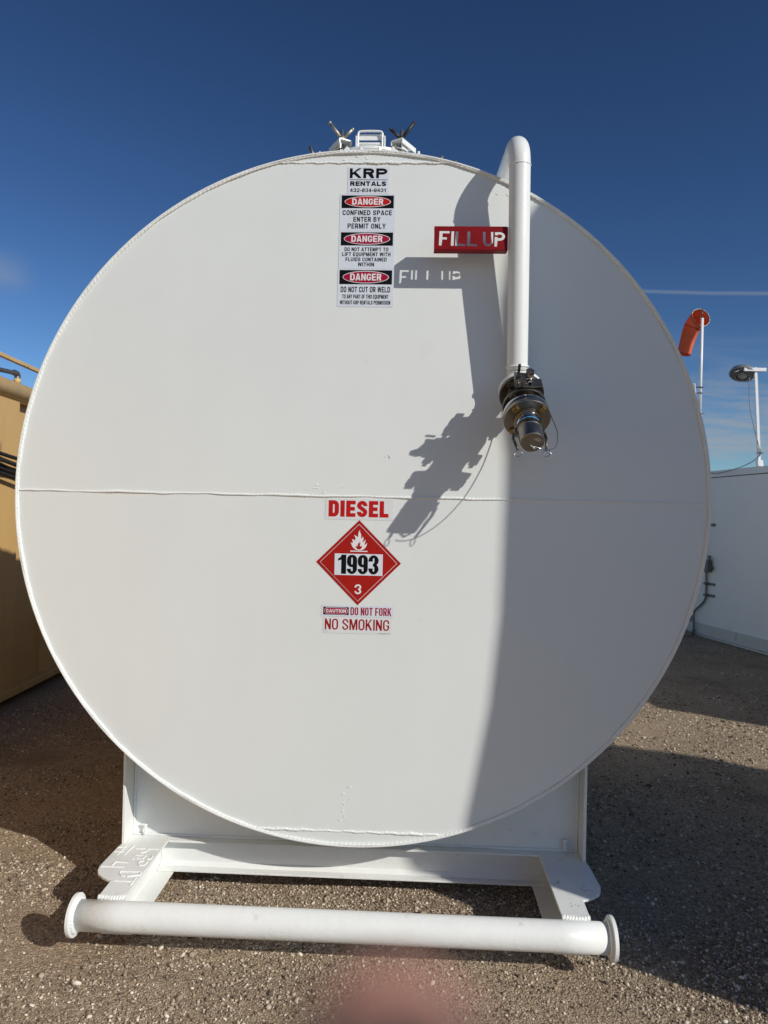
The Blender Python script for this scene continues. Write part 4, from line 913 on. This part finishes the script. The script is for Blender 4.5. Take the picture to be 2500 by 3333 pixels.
tag(MB().prism([V((4.35, 8.5, 0.0)), V((4.72, 8.4, 0.0)), V((4.76, 8.75, 0.0)), V((4.38, 8.8, 0.0))], (0, 0, 0.05)).build('concrete_slab', mat('grey_concrete', (0.24, 0.22, 0.19), 0.9, var=0.1, vscale=20, bump=0.002, bscale=40), bevel=0.008), 'small grey concrete slab lying at the foot of the white building', 'slab')

# floodlight on its post at the roof edge
lp = thing('flood_light', 'round grey floodlight on a leaning white post at the roof edge', 'floodlight')
lb = V((5.1335, 7.16, 2.613)); lt = V((5.046, 7.14, 4.005))
post = MB(); ld = (lt - lb).normalized(); post.prism([lb + V((-0.018, -0.018, -0.001)), lb + V((0.018, -0.018, -0.001)), lb + V((0.018, 0.018, -0.001)), lb + V((-0.018, 0.018, -0.001))], lt - lb)
post = post.build('post', gloss_w, lp)
MB().prism([lb + V((-0.03, -0.03, 0.0005)), lb + V((0.025, -0.03, 0.0005)), lb + V((0.025, 0.03, 0.0005)), lb + V((-0.03, 0.03, 0.0005))], ld * 0.085).build('socket', gloss_w, post)
MB().prism([lb + V((0.034, -0.012, 0.0005)), lb + V((0.05, -0.012, 0.0005)), lb + V((0.05, 0.012, 0.0005)), lb + V((0.034, 0.012, 0.0005))], ld * 0.085).build('clip', gloss_w, post)
MB().box((5.03, 7.115, 3.972), (0.305, 0.03, 0.046)).build('cross_bar', gloss_w, lp, bevel=0.002)
MB().box((5.12, 7.16, 3.952), (0.13, 0.05, 0.006), M.Rotation(-0.12, 3, 'Y')).build('bar_gusset', lampgrey, lp)
hx = V((4.925, 7.26, 3.935)); hd_ = V((-0.27, -0.34, -0.90)).normalized()      # housing axis towards the finned back
MB().lathe(hx, hd_, [(-0.075, 0.0), (-0.075, 0.10), (-0.055, 0.155), (-0.01, 0.178), (0.004, 0.180), (0.010, 0.176), (0.012, 0.0)], 40).build('lamp_housing', lampgrey, lp, smooth_angle=25)
q = MB(); x_, y_ = frame(hd_)
for k in range(40):
    a = 2 * PI * k / 40; e = x_ * math.cos(a) + y_ * math.sin(a); tn = hd_.cross(e)
    q.prism([hx + e * 0.075 + hd_ * 0.0125 - tn * 0.002, hx + e * 0.172 + hd_ * 0.0125 - tn * 0.002, hx + e * 0.160 + hd_ * 0.030 - tn * 0.002, hx + e * 0.085 + hd_ * 0.055 - tn * 0.002], tn * 0.004)
q.build('cooling_fins', lampgrey, lp)
MB().lathe(hx, hd_, [(0.0125, 0.0), (0.0125, 0.078), (0.040, 0.060), (0.044, 0.05), (0.044, 0.0)], 28).build('driver_can', lampgrey, lp, smooth_angle=30)
MB().box(hx + V((-0.085, -0.09, 0.035)), (0.13, 0.05, 0.006), M.Rotation(-0.35, 3, 'Y')).build('yoke', gloss_w, lp)
MB().sphere(hx + V((0.03, -0.01, 0.098)), 0.014, 8).build('sensor', tie_m, lp)
cbl = smooth_path([V((4.962, 7.13, 3.86)), V((4.962, 7.12, 3.6)), V((4.972, 7.11, 3.42)), V((5.03, 7.11, 3.15)), V((5.105, 7.125, 2.90)), V((5.136, 7.13, 2.80)), V((5.10, 7.14, 2.735)), V((5.02, 7.2, 2.66)), V((4.9, 7.4, 2.585)), V((4.80, 7.8, 2.545)), V((4.72, 8.1, 2.60)), V((4.66, 8.45, 2.665)), V((4.60, 8.6, 2.68))], 7)
MB().tube(cbl, 0.0062, 8).build('power_cable', galv, lp)
MB().box((5.13, 7.145, 2.80), (0.075, 0.05, 0.010)).build('cable_tie', tie_m, lp)

# windsock
wsk = thing('windsock', 'orange windsock drooping from a tall thin white mast beyond the building', 'windsock')
mt = V((5.213, 9.5, 5.36)); mbm = V((5.19, 9.5, -0.02))
q = MB().tube([mbm, V((5.2, 9.5, 3.72))], 0.036, 16).tube([V((5.2, 9.5, 3.70)), mt], 0.026, 16)
mast = q.build('mast', gloss_w, wsk)
MB().cyl(mt + V((0, 0, -0.02)), mt + V((0, 0, 0.17)), 0.008, 8).build('spindle', dark_steel, wsk)
# ring and tapered sleeve
rc = V((5.200, 9.54, 5.380)); rn = V((-0.16, 0.95, -0.24)).normalized(); rx, ry = frame(rn)
MB().tube(arc(rc, 0.168, 0, 2 * PI, rx, ry, 40)[:-1], 0.008, 8, closed=True).build('hoop', galv, wsk)
axis = smooth_path([rc, rc + V((-0.05, 0.10, -0.06)), V((5.105, 9.70, 5.20)), V((5.055, 9.74, 5.02)), V((5.005, 9.76, 4.785))], 8)
vs = []; n = 36; N = len(axis); rgw = random.Random(3)
for i, p in enumerate(axis):
    t = i / (N - 1); d = (axis[min(i + 1, N - 1)] - axis[max(i - 1, 0)]).normalized()
    if i == 0: d = rn
    x = rx - d * rx.dot(d); x.normalize(); y = d.cross(x)
    rr = 0.164 - 0.055 * t
    for k in range(n):
        a = 2 * PI * k / n
        wv = 1 + (0.045 * math.sin(3 * a + 5 * t) + 0.03 * math.sin(5 * a - 9 * t)) * min(1, t * 3)
        vs.append(p + (x * math.cos(a) + y * math.sin(a)) * rr * wv)
fs = [(i * n + k, i * n + (k + 1) % n, (i + 1) * n + (k + 1) % n, (i + 1) * n + k) for i in range(N - 1) for k in range(n)]
slv = MB().add(vs, fs, True).build('sleeve', orange, wsk)
so = slv.modifiers.new('cloth', 'SOLIDIFY'); so.thickness = 0.003
q = MB()
for i in (int(N * 0.42), N - 1):
    q.tube([V(vs[i * n + k]) * 1.0 + (V(vs[i * n + k]) - axis[i]) * 0.015 for k in range(n)], 0.0045, 6, closed=True)
q.build('hem', mat('dark_hem', (0.06, 0.02, 0.015), 0.8), slv)
MB().tube([rc + rx * 0.168, rc - rx * 0.168], 0.005, 8).tube([rc + ry * 0.168, rc - ry * 0.168], 0.005, 8).build('hoop_brace', dark_steel, wsk)
ant = MB().prism([V((5.07, 9.47, 3.93)), V((5.12, 9.44, 3.93)), V((5.12, 9.50, 3.93)), V((5.07, 9.52, 3.93))], (-0.02, 0, 0.29)).build('antenna', gloss_w, wsk, bevel=0.018, seg=3)
MB().box((5.165, 9.47, 4.05), (0.12, 0.02, 0.02)).box((5.165, 9.47, 4.15), (0.14, 0.02, 0.02)).build('antenna_clamp', tie_m, wsk)
MB().box((5.205, 9.47, 3.70), (0.09, 0.09, 0.012)).build('mast_collar', galv, wsk)

# ================================================================== unseen block added right of the frame, shaped to shade tank and gravel
tl = thing('shadow_blocker', 'unseen white block added to the right, shaped to cast the soft shadow on the tank', 'shadow blocker')
def sv(x, z, s): return V((x + 1.32 * s, -s, z + 0.95 * s))
prof = [(0.655, 0.26), (0.56, 0.30), (0.511, 0.40), (0.536, 0.53), (0.609, 0.94), (0.649, 1.35), (0.660, 1.85), (0.662, 2.05), (0.638, 2.23), (0.615, 2.50), (0.622, 2.75), (0.651, 2.95), (0.70, 3.06), (0.752, 3.157), (0.79, 3.207), (0.88, 3.29), (1.2, 3.35), (3.0, 3.2), (4.9, 2.75), (5.34, 2.50), (5.57, 2.33), (5.70, 2.03), (5.66, 1.6), (5.6, 0.26)]  # outline fitted back from the shadow edges it has to cast
P0 = [sv(x, z, 2.2) for x, z in prof]
MB().prism(P0, V((1.32, -1, 0.95)) * 0.65).build('blocker_body', white, tl)
ap = [(0.66, 0.26), (0.69, 0.15), (0.71, 0.05), (0.735, -0.2), (0.80, -0.37), (0.88, -0.51), (1.05, -0.85), (1.25, -1.24), (5.6, -1.24), (5.6, 0.26)]
MB().prism([sv(x, z, 1.3) for x, z in ap], V((1.32, -1, 0.95)) * 0.88).build('blocker_skirt', white, tl)
for x in (2.0, 4.6):  # wheels added with the block, inside its outline
    c = sv(x, -1.235, 1.3) + V((0.35, -0.30, 0.46))
    wh = MB().lathe(c, (0.0, -1, 0.0), [(-0.12, 0.2), (-0.12, 0.40), (-0.08, 0.455), (0.08, 0.455), (0.12, 0.40), (0.12, 0.2), (0.09, 0.0)], 40).build('blocker_wheel', rubber, tl, smooth_angle=30)
    MB().lathe(c + V((0, 0.0, 0)), (0, -1, 0), [(0.121, 0.0), (0.121, 0.19), (0.105, 0.22), (0.07, 0.22)], 30).build('blocker_hub', galv, wh)

# ================================================================== the photographer's hand and phone, right at the lens
def cp(x, y, f): return CAM + R_ * x + U_ * y + F_ * f
ph = thing('phone', 'unseen phone added to shade the fingertip, silver to bounce light on it, held up in the hand that takes the photograph', 'phone')
B = M((R_, U_, F_)).transposed()
MB().box(cp(0.0235, -0.028, -0.0075), (0.077, 0.156, 0.0075), B).build('body', mat('silver_back', (0.62, 0.61, 0.60), 0.4), ph, bevel=0.003)  # out of view; keeps sun off the fingertip, silver bounces light onto it
fing = [  # joints (x, y, f), radii: tip first
    [((0.0004, -0.0386, 0.0365), 0.0114), ((0.0008, -0.0570, 0.0360), 0.0116), ((0.0005, -0.0790, 0.0220), 0.0106), ((-0.001, -0.1120, 0.0060), 0.0110)],
    [((0.0205, -0.0520, 0.0190), 0.0080), ((0.0210, -0.0700, 0.0230), 0.0090), ((0.0205, -0.0930, 0.0200), 0.0098), ((0.0190, -0.1160, 0.0050), 0.0112)],
    [((0.0400, -0.0600, 0.0120), 0.0078), ((0.0405, -0.0780, 0.0190), 0.0086), ((0.0395, -0.0990, 0.0180), 0.0095), ((0.0370, -0.1200, 0.0030), 0.0108)],
    [((0.0570, -0.0760, 0.0090), 0.0068), ((0.0575, -0.0900, 0.0150), 0.0074), ((0.0560, -0.1070, 0.0150), 0.0082), ((0.0530, -0.1260, 0.0010), 0.0098)],
    [((-0.0230, -0.0700, -0.0230), 0.0088), ((-0.0270, -0.0920, -0.0180), 0.0098), ((-0.0230, -0.1220, -0.0120), 0.0120), ((0.0020, -0.1600, -0.0100), 0.0165)]]
q = MB()
def capsule(a, ra, b, rb):
    q.tube([a.lerp(b, i / 6) for i in range(7)], [ra + (rb - ra) * i / 6 for i in range(7)], 16)
    q.sphere(a, ra, 8); q.sphere(b, rb, 8)
for ch in fing:
    for (p0, r0), (p1, r1) in zip(ch, ch[1:]): capsule(cp(*p0), r0, cp(*p1), r1)
wr_ = cp(0.020, -0.205, -0.03)
for x, y, f in ((-0.001, -0.112, 0.006), (0.019, -0.116, 0.005), (0.037, -0.120, 0.003), (0.053, -0.126, 0.001), (0.002, -0.160, -0.010)):
    capsule(cp(x, y, f), 0.0125, wr_ + R_ * (x - 0.025) * 0.5, 0.0185)
capsule(wr_ - R_ * 0.008, 0.021, cp(0.012, -0.30, -0.10), 0.024); capsule(wr_ + R_ * 0.010, 0.021, cp(0.030, -0.30, -0.10), 0.024)
hand = q.build('hand', skin_m, clean=False)
rm = hand.modifiers.new('skin', 'REMESH'); rm.mode = 'VOXEL'; rm.voxel_size = 0.0013; rm.use_smooth_shade = True
smo = hand.modifiers.new('smooth', 'SMOOTH'); smo.iterations = 6
tag(hand, "photographer's hand, its fingertip a reddish blur across the bottom of the view", 'hand')
def ngl(c, x, y, w, h):
    pts = [c + x * (w * math.cos(t)) + y * (h * math.sin(t)) for t in np.linspace(0, 2 * PI, 20)[:-1]]
    return pts
for ch in fing[:4]:
    tip, r = V(ch[0][0]), ch[0][1]; nx_ = V(ch[1][0])
    d = (tip - nx_).normalized(); nor = V((0, 0, 1)); nor = (nor - d * nor.dot(d)).normalized(); sd = d.cross(nor)
    c = tip + nor * (r - 0.0012)
    loc = ngl(c, sd, d, r * 0.62, r * 0.8)
    MB().prism([cp(*p) for p in loc], B @ (nor * 0.0016)).build('nail', nail_m, hand, bevel=0.0005)
q = MB().tube([cp(0.0212, -0.262, -0.069), cp(0.0210, -0.30, -0.10), cp(0.021, -0.46, -0.26)], [0.042, 0.046, 0.055], 24).build('sleeve_cuff', sleeve, hand)
